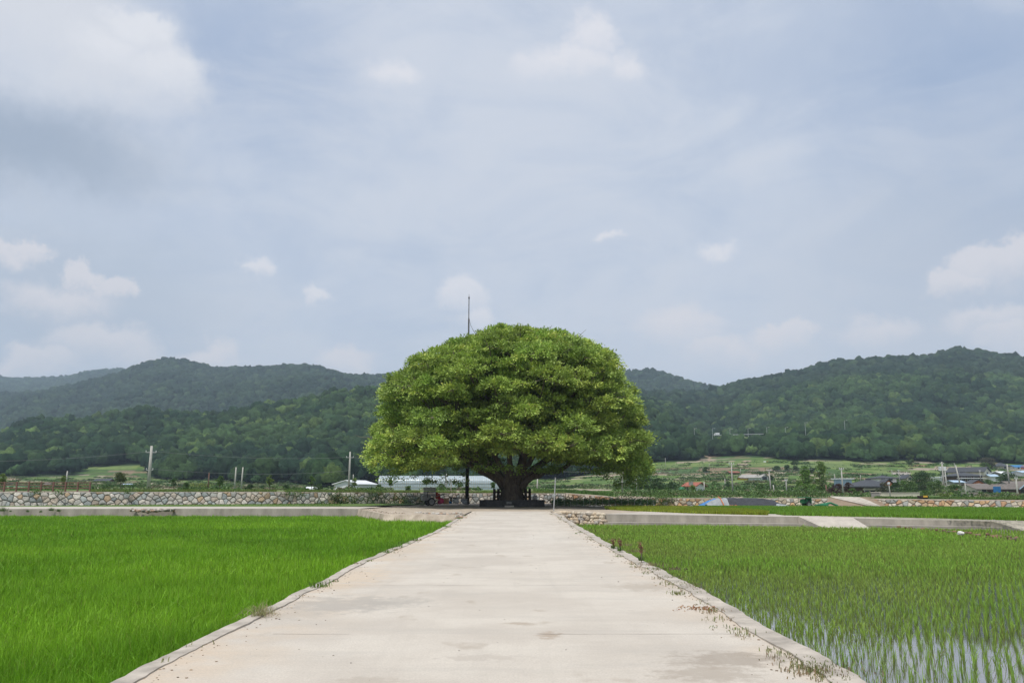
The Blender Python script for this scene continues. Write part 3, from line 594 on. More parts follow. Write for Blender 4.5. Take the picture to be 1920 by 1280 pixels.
# verge and rear paddies
def rear(name, pxs, front, m, n=3):
    a = np.array(front); b = np.stack([at(p, wallBot(p), wallY(p)-.1) for p in pxs]); return sheet(name, a, b, m, n)
pv = [-900, -300, 0, 240, 480, 660, 800]; rear('verge_left', pv, [at(p, 949.3, 69) for p in pv[:-2]]+[at(680, 948.5, 70), at(800, 945, 84)], 'grass_floor')
pr_ = [1290, 1330, 1500, 1700, 1900, 2400, 3000]; fr = np.array([gp(1290, 957, -.05), *[b+np.array((0, .05, -.04)) for b in LB[1:]]]); rear('paddy_rear', pr_, fr, 'grass_floor')
rear('garden_soil', [1110, 1160, 1235, 1290], [at(1110, 950, 80), at(1160, 951.5, 76), at(1235, 955.5, 66), gp(1290, 957, -.05)], 'soil')
def between(n, px0, px1, py0, py1, z0=-.05):     # points on the rear fields by what the photo shows
    px = rng.uniform(px0, px1, n); py = rng.uniform(py0, py1, n) if np.isscalar(py0) else rng.uniform(0, 1, n)*(np.interp(px, *py1)-np.interp(px, *py0))+np.interp(px, *py0)
    u = (px-960)/F; v = (640-py)/F; k = (z0-CAMZ)/(v*cos(PITCH)+sin(PITCH)); return np.stack([u*k, k*(cos(PITCH)-v*sin(PITCH)), np.full(n, z0)], 1)
P = between(26000, 1135, 1440, ([1135, 1180, 1290, 1400, 1440], [953.5, 951.3, 952.5, 958, 963]), ([1135, 1190, 1300, 1440], [955, 960, 964, 966]), -.05)
stuff(np_mesh('yellow_rice', *(lambda r: (r[0], r[1]))(r := blades(P, .28, .05, .35, lerpc((.27, .33, .035), len(P), .18))), 'rice', cols=r[2]), 'yellow-green rice strip behind the right-hand lane', 'rice')
P = between(60000, 1300, 2250, ([1300, 1340, 1440, 1600, 1920, 2250], [952, 951.5, 951.5, 952, 954.5, 957]), ([1300, 1400, 1440, 1470, 1700, 1920, 2250], [952.6, 957.5, 962.5, 966, 970, 976, 982]), -.05)
r = blades(P, .26, .05, .35, lerpc((.17, .32, .035), len(P), .18)); stuff(np_mesh('green_rice', r[0], r[1], 'rice', cols=r[2]), 'bright green rice strip in front of the right-hand stone wall', 'rice')
P = between(9000, -150, 640, 946.8, 949.6, .12); P[:, 2] = .13
r = blades(P, .16*(.4+rng.random(len(P))), .05, .4, lerpc((.12, .22, .03), len(P), .2)); stuff(np_mesh('verge_grass', r[0], r[1], 'rice', cols=r[2]), 'low grass strip between the left lane and the stone wall', 'grass')

# ---- stone walls: split stones fitted on their corners
def clip(poly, m, n):
    o = []
    for i in range(len(poly)):
        a, b = poly[i], poly[(i+1) % len(poly)]; da = (a[0]-m[0])*n[0]+(a[1]-m[1])*n[1]; db = (b[0]-m[0])*n[0]+(b[1]-m[1])*n[1]
        if da <= 0: o.append(a)
        if (da < 0 < db) or (db < 0 < da): t = da/(da-db); o.append((a[0]+(b[0]-a[0])*t, a[1]+(b[1]-a[1])*t))
    return o
PALL = [(.42, .40, .36), (.31, .33, .32), (.26, .28, .275), (.48, .42, .35), (.40, .30, .20), (.52, .48, .43), (.34, .335, .31), (.56, .52, .46), (.40, .34, .28), (.48, .45, .40)]
PALR = [(.44, .38, .30), (.42, .27, .15), (.30, .30, .28), (.50, .44, .36), (.36, .22, .13), (.52, .48, .42), (.36, .30, .22), (.45, .33, .20)]
def stone_wall(name, label, p0, p1, cell, palette, step=25):
    pxs = np.arange(p0, p1+1, step); bot = np.stack([at(p, wallBot(p), wallY(p)) for p in pxs]); top = np.stack([at(p, wallTop(p)+.3, wallY(p)+.35) for p in pxs])
    bot[:, 2] -= .12
    d = np.concatenate([[0], np.cumsum(np.linalg.norm(np.diff(bot[:, :2], axis=0), axis=1))]); L_ = d[-1]; H = np.linalg.norm(top-bot, axis=1)
    def pos(s, t, off):
        b = np.array([np.interp(s, d, bot[:, k]) for k in range(3)]); q = np.array([np.interp(s, d, top[:, k]) for k in range(3)]); e = q-b; e /= np.linalg.norm(e)
        return b+e*t+np.array((0, -1, .25))*off
    Hm = H.max(); a = cell; pts = []
    th = R(38); R_ = L_+Hm
    for i in range(-2, int(R_/a*1.6)+40):
        for k in range(-int(R_/a)-20, int(Hm/a*1.5)+int(R_/a)+20):
            u = (i+random.uniform(-.44, .44))*a*1.25; v = (k+random.uniform(-.42, .42))*a*.95; s = u*cos(th)-v*sin(th); t = u*sin(th)+v*cos(th)
            if -a < s < L_+a and -a*.6 < t < Hm+a*.6: pts.append((s, t))
    pts = np.array(pts); mb = MB()
    for p in pts:
        hl = np.interp(p[0], d, H)
        poly = [(p[0]-a*2, -.05), (p[0]+a*2, -.05), (p[0]+a*2, hl-.02), (p[0]-a*2, hl-.02)]
        nb = pts[(np.abs(pts-p).max(1) < a*2.2)]
        for q in nb:
            if q is p or (abs(q-p).sum() < 1e-9): continue
            poly = clip(poly, (p+q)/2, q-p)
            if len(poly) < 3: break
        if len(poly) < 3: continue
        c = np.mean(poly, 0)
        if min(c[1], hl-c[1]) < .03: continue
        pl = np.array(poly); g_ = 1-.022/max(.06, np.abs(pl-c).mean()); k = len(pl); bul = random.uniform(.05, .13)
        v = [pos(*(c+(x-c)*g_), .0) for x in pl]+[pos(*(c+(x-c)*g_*.93), bul*.75) for x in pl]+[pos(*(c+(x-c)*g_*.6), bul+random.uniform(-.012, .02)) for x in pl]
        f = [(r_*k+i, r_*k+(i+1) % k, (r_+1)*k+(i+1) % k, (r_+1)*k+i) for r_ in (0, 1) for i in range(k)]+[tuple(2*k+i for i in range(k))]
        cc = np.array(random.choice(palette))*random.uniform(.75, 1.15); mb.add(v, f, tuple(cc))
    root = thing(name, label, 'wall', bot[len(bot)//2])
    Lc = np.array(root.location)
    mb.v = [tuple(np.array(v)-Lc) for v in mb.v]; mb.build('stones', 'stone', root, cols=True)
    bk = MB()
    for i in range(len(pxs)-1):
        q = [bot[i], bot[i+1], top[i+1], top[i]]; bk.add([x-Lc+np.array((0, .0, -.01)) for x in q]+[x-Lc+np.array((0, .5, -.01)) for x in q], [(0, 1, 2, 3), (3, 2, 6, 7), (4, 5, 6, 7)])
    bk.build('mortar', 'mortar', root)
    cp = MB()
    for i in range(len(pxs)-1):
        q0, q1 = top[i]-Lc, top[i+1]-Lc; e = np.array((0, .35, 0)); dn = np.array((0, 0, -.10)); fr_ = np.array((0, -.05, .02)); cp.add([q0+fr_, q1+fr_, q1+e, q0+e, q0+fr_+dn, q1+fr_+dn], [(0, 1, 2, 3), (4, 5, 1, 0)])
    cp.build('coping', 'concrete', root); return root
stone_wall('stone_wall', 'long grey and tan fitted-stone wall behind the left lane and the big tree', -400, 1060, .43, PALL, 20)
stone_wall('stone_wall', 'low tan stone wall behind the vegetable bed and the tarpaulin heap', 1061, 1578, .42, PALR, 14)
stone_wall('stone_wall', 'orange-tan fitted-stone wall at the far right below the village', 1628, 2500, .42, PALR, 14)
# ramp between the two right-hand walls
rp = MB(); a0, a1, a2, a3 = at(1553, 930.5, 86), at(1612, 932.5, 82.5), at(1652, 948.5, 79), at(1628, 948.5, 80.5)
a4 = at(1572, 935, 84); struct(sheet('ramp', [a0+np.array((0, 0, .05)), a4, a3], [a1+np.array((0, 0, .05)), at(1630, 938, 81), a2], 'concrete', 3))
sheet('ramp_bank', [at(1548, 949.5, 80), at(1590, 950, 79.5), at(1632, 950, 79)], [a0, a4+np.array((0, .05, -.03)), a3+np.array((0, .05, -.03))], 'soil', 2)
sheet('ramp_bank_far', [a1+np.array((0, .05, 0)), at(1630, 938, 81.1), a2+np.array((0, .1, 0))], [at(1640, 934, 83), at(1650, 937, 82.5), at(1660, 948, 80)], 'soil', 2)
#PART2
# ---------------------------------------------------------------- the great tree
TY = 79.0; PZ = .62
tree = thing('zelkova_tree', 'huge spreading dome-shaped tree with a thick dark trunk at the end of the road', 'tree', (0, TY, 0))
pyk = [590, 607, 622, 640, 655, 672, 690, 720, 760, 800, 840, 865, 885, 900, 915]
lft = [955, 915, 880, 842, 805, 775, 735, 708, 707, 702, 693, 690, 704, 745, 800]
rgt = [965, 1010, 1080, 1122, 1160, 1168, 1178, 1190, 1196, 1216, 1228, 1230, 1218, 1208, 1180]
def halfw(z):
    py = 918-(np.asarray(z)-CAMZ)*1519/TY; l = (np.interp(py, pyk, lft)-960)*TY/1519; r = (np.interp(py, pyk, rgt)-960)*TY/1519; return (l+r)/2, (r-l)/2
lob = []
def try_lobe(z, az, f, r, gap, zz=.9):
    cx, hw = halfw(z); k = 1+.05*sin(3*az+1)+.04*sin(5*az); hw = max(hw-r*.85, .3)
    p = np.array((cx+cos(az)*hw*f, sin(az)*hw*f*k*(.98 if sin(az) < 0 else .68), z-r*.42))
    f_ = 1+random.uniform(-.27, .08); p[0] = cx+(p[0]-cx)*f_; p[1] *= f_
    yq = TY+p[1]; pxq = 960+p[0]*1519/yq; pyb = 918-(p[2]-r*.62-CAMZ)*1519/yq
    if pyb > np.interp(pxq, [680, 700, 730, 760, 845, 870, 900, 940, 1020, 1060, 1120, 1160, 1200, 1225, 1240], [874, 889, 892, 892, 892, 878, 866, 862, 862, 874, 880, 892, 908, 893, 870]): return
    pyc = 918-(p[2]-CAMZ)*1519/yq; ru = r*1519/yq
    if pxq-ru*1.0 < np.interp(pyc, pyk, lft)-5 or pxq+ru*1.0 > np.interp(pyc, pyk, rgt)+5: return
    if pyc-ru*.72 < np.interp(pxq, [690, 705, 740, 800, 850, 880, 930, 990, 1050, 1090, 1130, 1165, 1190, 1220, 1235], [830, 722, 695, 652, 637, 624, 606, 608, 613, 627, 643, 668, 700, 775, 835])-4: return
    for q in lob:
        if ((p-q[:3])**2*np.array((1, 1, 1.7))).sum() < (gap*(r+q[3]))**2: return
    lob.append(np.array((*p, r)))
random.seed(11)
for i in range(2600): try_lobe(random.uniform(2.6, 17.6), random.uniform(0, 2*pi), 1.0, random.choice((random.uniform(.8, 1.4), random.uniform(1.7, 2.5))), .74)
for i in range(900): try_lobe(random.uniform(15.0, 17.8), random.uniform(0, 2*pi), random.random()**.5, random.uniform(1.1, 2.0), .6)
no = len(lob)
for i in range(1200): try_lobe(random.uniform(4.5, 15.5), random.uniform(0, 2*pi), random.uniform(.45, .66), random.uniform(1.4, 2.0), .62)
lob = np.array(lob); print('lobes', no, len(lob))
parts = []; twigs = MB(); SC = []
for i, (x, y, z, r) in enumerate(lob):
    n = int(14*r*r)+9; d = rng.standard_normal((n, 3)); d /= np.linalg.norm(d, axis=1, keepdims=True); d[:, 2] = np.abs(d[:, 2])*1.2-.32
    o_ = np.array((x, y, z)); od = np.array((x, y, (z-6)*.8)); od = od/np.linalg.norm(od)
    rad_ = r*(1.0+.11*rng.standard_normal((n, 1)))*(.85+.3*rng.random()); s_ = o_+d*rad_*np.array((1.06, 1.06, .68)); s_[:, 2] -= .10*((s_[:, 0]-x)**2+(s_[:, 1]-y)**2)/r
    lt = rng.normal(0, .13); lc = np.array((.285, .40, .082))*(1+lt); warm = rng.normal(.01, .035)
    m = 40; kk = np.repeat(s_, m, 0); dirs = np.repeat(d, m, 0)*.8+od*.35+rng.standard_normal((n*m, 3))*.55; dirs[:, 2] -= .12
    off = rng.standard_normal((n*m, 3))*np.array((.22, .22, .10)); lp = kk+off+dirs*.05
    tip = np.repeat(rng.random(n) < .3, m)[:, None]; cl = np.repeat(1+.14*rng.standard_normal((n, 1)), m, 0)
    c = lc*(1+np.array((warm, 0, 0)))*cl*(1+.16*rng.standard_normal((n*m, 1))); c = np.where(tip, c*np.array((1.3, 1.22, 1.1)), c)
    D = dirs/np.linalg.norm(dirs, axis=1, keepdims=True); L = rng.uniform(.17, .32, n*m)[:, None]; rv = rng.standard_normal((n*m, 3))*.55+np.array((0, -.15, 1)); S = np.cross(D, rv); S /= np.linalg.norm(S, axis=1, keepdims=True)+1e-9
    N = np.cross(S, D); V = np.stack([lp, lp+D*L*.45+S*L*.27-N*L*.07, lp+D*L, lp+D*L*.45-S*L*.27-N*L*.07], 1).reshape(-1, 3); Q = np.arange(n*m)[:, None]*4+[0, 1, 2, 3]
    parts.append((V, Q, np.repeat(c.clip(.01, .6), 4, 0)))
    for q in range(0, n, 5): SC.append((o_, s_[q]))
# hanging sprays along the lower rim
for px_, py_ in ((735, 893), (800, 901), (848, 899), (915, 880), (1010, 878), (1035, 880), (955, 876), (1108, 885), (1130, 882), (1168, 902), (1186, 906), (1193, 896), (1205, 885), (905, 868), (930, 862), (1045, 868), (700, 878)):
    p = at(px_, py_, TY+random.uniform(-7, 5)); p[1] -= TY
    for b in range(9):
        o_ = p+rng.normal(0, 1, 3)*np.array((.7, .7, .25)); m = 34; dirs = rng.standard_normal((m, 3))*np.array((1, 1, .4)); dirs[:, 2] -= .35; lp = o_+rng.standard_normal((m, 3))*np.array((.26, .26, .12))
        V, Q, c = leaves(lp, dirs, rng.uniform(.15, .26, m), .55, (np.array((.24, .37, .075))*(1+.2*rng.standard_normal((m, 1)))).clip(.01, .5)); parts.append((V, Q, c))
    SC.append((p+np.array((0, 0, .8)), p))
V, Q, C_ = join(parts); 
tag(np_mesh('crown', V, Q, 'leaf', tree, C_))
# trunk
tk = MB(); n = 26; zs = [PZ-.3, PZ+.05, PZ+.4, 1.4, 1.9, 2.3, 2.65, 3.0]; rs = [1.6, 1.34, 1.14, 1.02, 1.0, 1.1, 1.2, 1.0]; v = []
for z_, r_ in zip(zs, rs):
    for k in range(n):
        a = 2*pi*k/n; f = 1+.10*sin(3*a+z_*.6)+.07*sin(7*a+z_*.9+1)+.045*sin(12*a-z_)+.03*random.uniform(-1, 1); f += .13*max(0, 1.2-z_)*max(0, sin(5*a+.5)); v.append((cos(a)*r_*f-.05, sin(a)*r_*f*.9, z_))
tk.add(v, [(i*n+k, i*n+(k+1) % n, (i+1)*n+(k+1) % n, (i+1)*n+k) for i in range(len(zs)-1) for k in range(n)]+[tuple((len(zs)-1)*n+k for k in range(n))])
tk.build('trunk', 'bark', tree, smooth=True)
def kmeans(P, k, it=12, seed=1):
    g_ = np.random.default_rng(seed); c = P[g_.choice(len(P), k, False)]
    for _ in range(it):
        l = ((P[:, None]-c[None])**2).sum(-1).argmin(1)
        for j_ in range(k):
            if (l == j_).any(): c[j_] = P[l == j_].mean(0)
    return l, c
def limb(mb, a, b, r0, r1, bend=.5, n=9, sides=9, sag=.0, wig=.12):
    a, b = np.array(a, float), np.array(b, float); L = np.linalg.norm(b-a); c = a+(b-a)*.5; c[2] = a[2]+(b[2]-a[2])*bend; pts = []; ph = random.uniform(0, 6)
    for t in np.linspace(0, 1, n):
        p = a*(1-t)**2+2*c*t*(1-t)+b*t*t; w_ = wig*L*.22*sin(pi*t); p = p+np.array((sin(5*t+ph), cos(4*t+ph), .6*sin(6*t+ph)))*w_; pts.append(p)
    mb.tube(pts, [r0*(1-t)+r1*t for t in np.linspace(0, 1, n)], sides, wob=.12); return pts
lb = MB(); l1, c1 = kmeans(lob[:, :3]*np.array((1, 1, 1.2)), 8, seed=3)
for a in range(8):
    G = lob[l1 == a][:, :3]
    if not len(G): continue
    m = G.mean(0); az = math.atan2(m[1], m[0]); st = np.array((cos(az)*.6, sin(az)*.6, random.uniform(2.1, 2.8))); mid = np.array((m[0]*.55, m[1]*.55, 2.6+(m[2]-2.6)*.5))
    p1 = limb(lb, st, mid, random.uniform(.24, .34), .18, bend=.45, sides=12)
    k2 = max(1, min(len(G), round(len(G)/4.5))); l2, c2 = kmeans(G, k2, seed=5)
    for b in range(k2):
        H = G[l2 == b]
        if not len(H): continue
        e = H.mean(0)*.86+np.array((0, 0, 2.6))*.14; p2 = limb(lb, p1[-1-random.choice((0, 1, 2))], e, .24, .11, bend=.4, n=7, sides=7)
        for q in H: limb(lb, p2[-1-random.choice((0, 1, 2))], q, .09, .04, bend=.4, n=5, sides=5)
def L_(px, py, dy=0.):
    p = at(px, py, TY+dy); p[1] -= TY; return p
for path, rad_ in ((((948, 912, 0), (936, 899, -.3), (918, 889, -.6), (900, 882, -1), (884, 873, -1.5), (868, 862, -2), (846, 852, -2.6), (815, 845, -3)), (.60, .46, .37, .32, .29, .23, .17, .11)),
                   (((975, 914, 0), (986, 901, 0), (998, 893, -.1), (1010, 891, -.2), (1018, 886, -.2)), (.56, .42, .34, .30, .24)),
                   (((985, 893, .3), (1004, 882, .6), (1030, 883, .8), (1046, 884, .9), (1062, 874, 1), (1082, 858, 1.2), (1105, 838, 1.5)), (.5, .36, .27, .22, .19, .15, .1)),
                   (((958, 905, -.5), (952, 888, -.9), (938, 872, -1.5), (925, 850, -2.2), (915, 820, -3)), (.46, .35, .29, .23, .15)),
                   (((968, 905, -.5), (974, 885, -.8), (992, 868, -1.2), (1005, 845, -2), (1030, 815, -3)), (.46, .34, .27, .2, .13)),
                   (((900, 868, -4), (893, 845, -5.5), (884, 820, -6.5), (878, 800, -7)), (.16, .13, .11, .07))):
    lb.tube([L_(*p) for p in path], rad_, 11, wob=.14)
lb.build('limbs', 'bark', tree, smooth=True)
tw = MB()
for a, b in SC[::2]: limb(tw, a, b, .04, .015, n=4, sides=4, wig=.3)
for a_ in range(40):                              # pale bare twigs standing out of the foliage
    p = lob[random.randrange(no)][:3]; d = np.array((p[0], p[1], 5)); d /= np.linalg.norm(d); limb(tw, p, p+d*random.uniform(1.0, 1.7)+rng.normal(0, .5, 3), .035, .012, n=5, sides=4, wig=.3)
mat('twig', (.20, .17, .13), .9, .2, 3); tw.build('twigs', 'twig', tree)

# ring of dark stone round the foot, fence, offering stone
pl = thing('stone_planter', 'low dark stone ring around the foot of the big tree', 'planter', (0, TY, 0))
def ring(mb, r0, r1, z0, z1, n=12, ph=pi/12, sx=1.0, sy=.95):
    a = [(cos(2*pi*k/n+ph), sin(2*pi*k/n+ph)) for k in range(n)]; v = []
    for r_, z_ in ((r1, z0), (r1, z1-.03), (r1-.03, z1), (r0+.03, z1), (r0, z1-.03), (r0, z0)): v += [(x*r_*sx, y*r_*sy, z_) for x, y in a]
    mb.add(v, [(i*n+k, i*n+(k+1) % n, (i+1)*n+(k+1) % n, (i+1)*n+k) for i in range(5) for k in range(n)])
b_ = MB(); ring(b_, 2.9, 3.25, -.1, PZ-.07); b_.build('wall', 'dark_stone', pl); b_ = MB(); ring(b_, 2.84, 3.3, PZ-.068, PZ+.02); b_.build('coping', 'dark_stone', pl)
b_ = MB(); a = [(cos(2*pi*k/12+pi/12)*2.93, sin(2*pi*k/12+pi/12)*2.78, PZ-.10) for k in range(12)]; b_.add(a, [tuple(range(12))]); b_.build('soil', 'soil', pl)
fe = thing('log_fence', 'dark wooden post-and-rail fence round the trunk inside the stone ring', 'fence', (0, TY, PZ-.1))
cor = [(-1.72, -1.5), (1.72, -1.5), (1.72, 1.5), (-1.72, 1.5)]
for i in range(4):
    (x0, y0), (x1, y1) = cor[i], cor[(i+1) % 4]
    if i == 0: ts = (0, .11, .89)
    else: ts = (0, .12, .5, .88)
    for t in ts:
        x, y = x0+(x1-x0)*t, y0+(y1-y0)*t; p_ = MB(); p_.tube([(x, y, 0), (x, y, 1.16), (x, y, 1.2)], [.105, .10, .06], 9); p_.build('post', 'dark_wood', fe)
    for z_ in (.42, .88):
        if i == 0:
            for (ta, tb) in ((-.03, .2), (.8, 1.03)): p_ = MB(); p_.tube([(x0+(x1-x0)*ta, y0, z_), (x0+(x1-x0)*tb, y0, z_)], .075, 8); p_.build('rail', 'dark_wood', fe)
        else: p_ = MB(); p_.tube([(x0-(x1-x0)*.03, y0-(y1-y0)*.03, z_), (x1+(x1-x0)*.03, y1+(y1-y0)*.03, z_)], .075, 8); p_.build('rail', 'dark_wood', fe)
ms = thing('marker_stone', 'small dark stone slab on a pale base in front of the stone ring', 'marker stone', (-.25, TY-3.62, 0))
b_ = MB(); b_.box(0, 0, .08, .86, .45, .2, .02); b_.build('base', 'concrete', ms)
b_ = MB(); b_.box(0, .02, .38, .72, .22, .42, .03, tilt=0); b_.build('slab', 'dark_stone', ms)
b_ = MB(); b_.box(-.02, -.11, .42, .5, .03, .2, .01); b_.build('plaque', 'grey_board', ms)

lp = thing('lightning_rod_pole', 'very tall dark steel pole with a thin spike rising above the tree', 'pole', at(875.5, 943.5, 81.5))
px0 = lp.location.x; z0 = lp.location.z
def hz(py): return float(zof(py, 81.5))-z0
b_ = MB(); b_.tube([(0, 0, -.1), (0, 0, hz(700))], [.185, .165], 14); b_.build('shaft', 'dark_steel', lp, smooth=True)
b_ = MB(); b_.box(0, 0, .06, .6, .6, .1, .02); b_.build('base_plate', 'dark_steel', lp)
b_ = MB(); b_.tube([(0, 0, hz(700)), (0, 0, hz(598))], [.10, .075], 10); b_.build('upper_shaft', 'dark_steel', lp, smooth=True)
b_ = MB(); b_.tube([(0, 0, hz(598)), (0, 0, hz(556))], [.045, .04], 8); b_.tube([(0, 0, hz(560)), (0, 0, hz(557))], [.075, .075], 8); b_.tube([(0, 0, hz(556)), (0, 0, hz(551))], [.02, .01], 6); b_.build('rod', 'dark_steel', lp)
wp = MB(); q0, q1 = at(1038, 957, 62.3), at(1041.5, 895, 62.3); d_ = q1-q0
wp.tube([(0, 0, -.1), tuple(d_)], .045, 8); wp.tube([tuple(d_), tuple(d_*1.006)], .06, 8); o = wp.build('marker_pole', 'steel', None); o.location = tuple(q0); tag(o, 'thin pale metal pole standing at the right end of the road', 'pole')

# ---- things parked in the shade, left of the trunk
def rock(mb, c, s, colr=None):
    v, f = ICO[2]; a = random.uniform(0, 2*pi); sx, sy, sz = s; vv = []
    q = rng.normal(0, 1, 3)
    for p in v:
        k = 1+.16*sin(p[0]*2.6+q[0]*3)+.12*sin(p[1]*3.1+q[1]*4)+.05*rng.standard_normal(); x, y, z = p*k; x, y, z = [np.sign(t)*abs(t)**.8 for t in (x, y, z)]; x, y = x*sx, y*sy; vv.append((c[0]+x*cos(a)-y*sin(a), c[1]+x*sin(a)+y*cos(a), c[2]+z*sz))
    mb.add(vv, [tuple(int(t) for t in x) for x in f], colr)
def wheel(parent, x, y, r, wd, rz=0):
    t = MB(); n = 18; v = []; prof = [(-wd/2, r*.72), (-wd/2, r*.93), (-wd*.3, r), (wd*.3, r), (wd/2, r*.93), (wd/2, r*.72)]
    for o_, rr_ in prof:
        for k in range(n): a = 2*pi*k/n; v.append((x+o_, y+cos(a)*rr_*(1+.04*(k % 2)), r+sin(a)*rr_*(1+.04*(k % 2))))
    t.add(v, [(i*n+k, i*n+(k+1) % n, (i+1)*n+(k+1) % n, (i+1)*n+k) for i in range(5) for k in range(n)]); ty = t.build('wheel', 'rubber', parent)
    h = MB(); h.tube([(x-wd*.35, y, r), (x+wd*.35, y, r)], r*.72, 14); h.build('rim', 'grey_board', ty); return ty
def tiller(name, label, loc, rz, bodym, s=1.):
    t = thing(name, label, 'cultivator', loc, rz); t.scale = (s, s, s)
    for x in (-.36, .36): wheel(t, x, 0, .33, .16)
    b = MB(); b.box(0, .0, .45, .34, .7, .2, .03); b.tube([(-.4, 0, .33), (.4, 0, .33)], .04, 8); b.build('chassis', 'dark_steel', t)
    b = MB(); b.prismx([(-.75, .45), (-.8, .75), (-.6, .92), (-.1, .95), (.05, .8), (.05, .45)], -.2, .2); e = b.build('engine_hood', bodym, t)
    b = MB(); b.tube([(.24, -.35, .7), (.3, -.35, 1.1), (.3, -.3, 1.2)], .03, 8); b.build('exhaust', 'dark_steel', t)
    for x in (-.25, .25): b = MB(); b.tube([(x*.5, .1, .6), (x, .7, .85), (x*1.25, 1.35, .98)], .025, 7); b.tube([(x*1.25, 1.3, .975), (x*1.27, 1.5, .99)], .035, 7); b.build('handlebar', 'grey_board', t)
    for k in range(5):
        b = MB(); a0 = k*1.25; b.tube([(-.3+.15*k, .55, .22), (-.3+.15*k, .55+.16*cos(a0), .22+.16*sin(a0)), (-.24+.15*k, .55+.2*cos(a0+.3), .22+.2*sin(a0+.3))], .018, 6); b.build('tine', 'dark_steel', t)
    b = MB(); b.tube([(-.36, .55, .22), (.36, .55, .22)], .03, 8); b.box(0, .5, .46, .8, .5, .03); b.build('tine_guard', bodym, t)
    return t
tl = at(806, 947.5, 76.5); tiller('walking_tractor', 'old grey walking tractor parked in the shade left of the tree', tl, R(-62), 'grey_board', 1.1)
c_ = thing('wooden_crate', 'weathered grey crate standing on the old walking tractor', 'crate', tl+np.array((-.05, .05, .88)), R(8))
b = MB(); b.box(0, 0, .03, 1.1, .7, .06)
b.build('bottom', 'grey_board', c_)
for k, (x, y, sx, sy) in enumerate(((0, -.36, 1.16, .04), (0, .36, 1.16, .04), (-.56, 0, .04, .68), (.56, 0, .04, .68))):
    b = MB()
    for z_ in (.12, .33, .54, .71): b.box(x, y, z_+.03, sx, sy, .17 if z_ < .7 else .13, .01)
    b.build('side_board', 'grey_board', c_)
def cloth(name, label, cat, c, s, m, n=3, loc=None):
    mb = MB()
    for k in range(n): rock(mb, (random.uniform(-.4, .4)*s[0], random.uniform(-.3, .3)*s[1], s[2]*(.45+.35*k/n)), (s[0]*random.uniform(.55, .8), s[1]*.7, s[2]*random.uniform(.4, .55)))
    o = mb.build(name, m, None, smooth=True); o.location = tuple(float(q) for q in c); return tag(o, label, cat)
cloth('cloth_bundle', 'rust-red cloth bundle on top of the things behind the crate', 'bundle', at(820.5, 936, 77.2), (.26, .2, .55), 'red_cloth')
cloth('cloth_bundle', 'crumpled pink bundle on the ground beside the brown box', 'bundle', at(826.5, 944.5, 77.0), (.33, .3, .5), 'pink_cloth')
bx = MB(); bx.box(0, 0, .27, .55, .45, .54, .01, rz=.2); bx.box(-.12, -.28, .56, .3, .22, .015, .003, rz=.2, tilt=.3); bx.box(.2, .2, .56, .3, .22, .015, .003, rz=.2, tilt=-.3); o = bx.build('carton', 'carton', None); o.location = tuple(at(836, 944.3, 77.6)); tag(o, 'brown cardboard box between the pink bundle and the low platform', 'box')
pb = thing('low_platform', 'low wooden platform with a dark flat top next to the steel pole', 'platform', at(862, 944, 79), R(-4))
b = MB(); b.box(0, 0, .58, 1.95, 1.0, .09, .015); b.build('top', 'dark_wood', pb)
for x in (-.85, .85):
    for y in (-.4, .4): b = MB(); b.box(x, y, .27, .08, .08, .53, .01); b.build('leg', 'dark_wood', pb)
for k, (x, lab, m) in enumerate(((-.42, 'pale grey sack under the left half of the low platform', 'white_cloth'), (.35, 'larger pale grey sack under the right half of the low platform', 'grey_tarp'))):
    cloth('sack', lab, 'sack', np.array(pb.location)+np.array((x, -.12, .0)), (.5 if k else .42, .33, .46), m, 3)
cloth('sack', 'small blue bag on the ground at the left end of the low platform', 'bag', np.array(pb.location)+np.array((-.88, -.45, 0)), (.22, .2, .25), 'blue_paint', 2)
cloth('sack', 'white sack on the grass right of the log fence', 'sack', at(1001, 938.5, 83.5), (.5, .35, .55), 'white_cloth', 2)
bb = MB(); bb.box(0, 0, .04, .9, .16, .06, .01, rz=.1, tilt=.12); bb.box(.1, .2, .14, .16, .9, .05, .01, rz=1.2, tilt=.1); o = bb.build('scrap_wood', 'dark_wood', None); o.location = tuple(at(786, 946.5, 76)); tag(o, 'scrap planks lying left of the walking tractor', 'planks')

# ---- stacked round stones where the road drops to the right paddy
se = thing('stone_embankment', 'stack of rounded tan stones at the right corner where the road meets the lane', 'embankment', gp(1090, 970))
mb = MB(); Lc = np.array(se.location); a0, a1 = gp(1048, 961), LF[0]
for r_ in range(5):
    t = r_/4.; n = 12
    for k in range(n+1):
        u = (k+.5*(r_ % 2)+random.uniform(-.15, .15))/n
        if u > 1.02: continue
        top = a0*(1-u)+a1*u; zz = .02-.19*r_+random.uniform(-.03, .03); p = np.array((top[0], top[1]-.16-.13*r_, zz))
        xr = rx(p[1])+.12
        if p[0] < xr: continue
        cc = np.array(random.choice([(.52, .42, .30), (.56, .48, .37), (.44, .36, .27), (.50, .44, .36), (.40, .37, .33), (.58, .50, .38)]))*random.uniform(.85, 1.1)
        rock(mb, p-Lc, (random.uniform(.17, .27), random.uniform(.15, .2), random.uniform(.11, .16)), tuple(cc))
for k in range(16):
    y_ = 61-k*.62; p = np.array((rx(y_)+random.uniform(.0, .25), y_, random.uniform(-.25, -.02)))
    rock(mb, p-Lc, (random.uniform(.14, .24), random.uniform(.15, .3), random.uniform(.1, .14)), tuple(np.array((.48, .41, .32))*random.uniform(.8, 1.1)))
mb.build('stones', 'stone', se, cols=True)
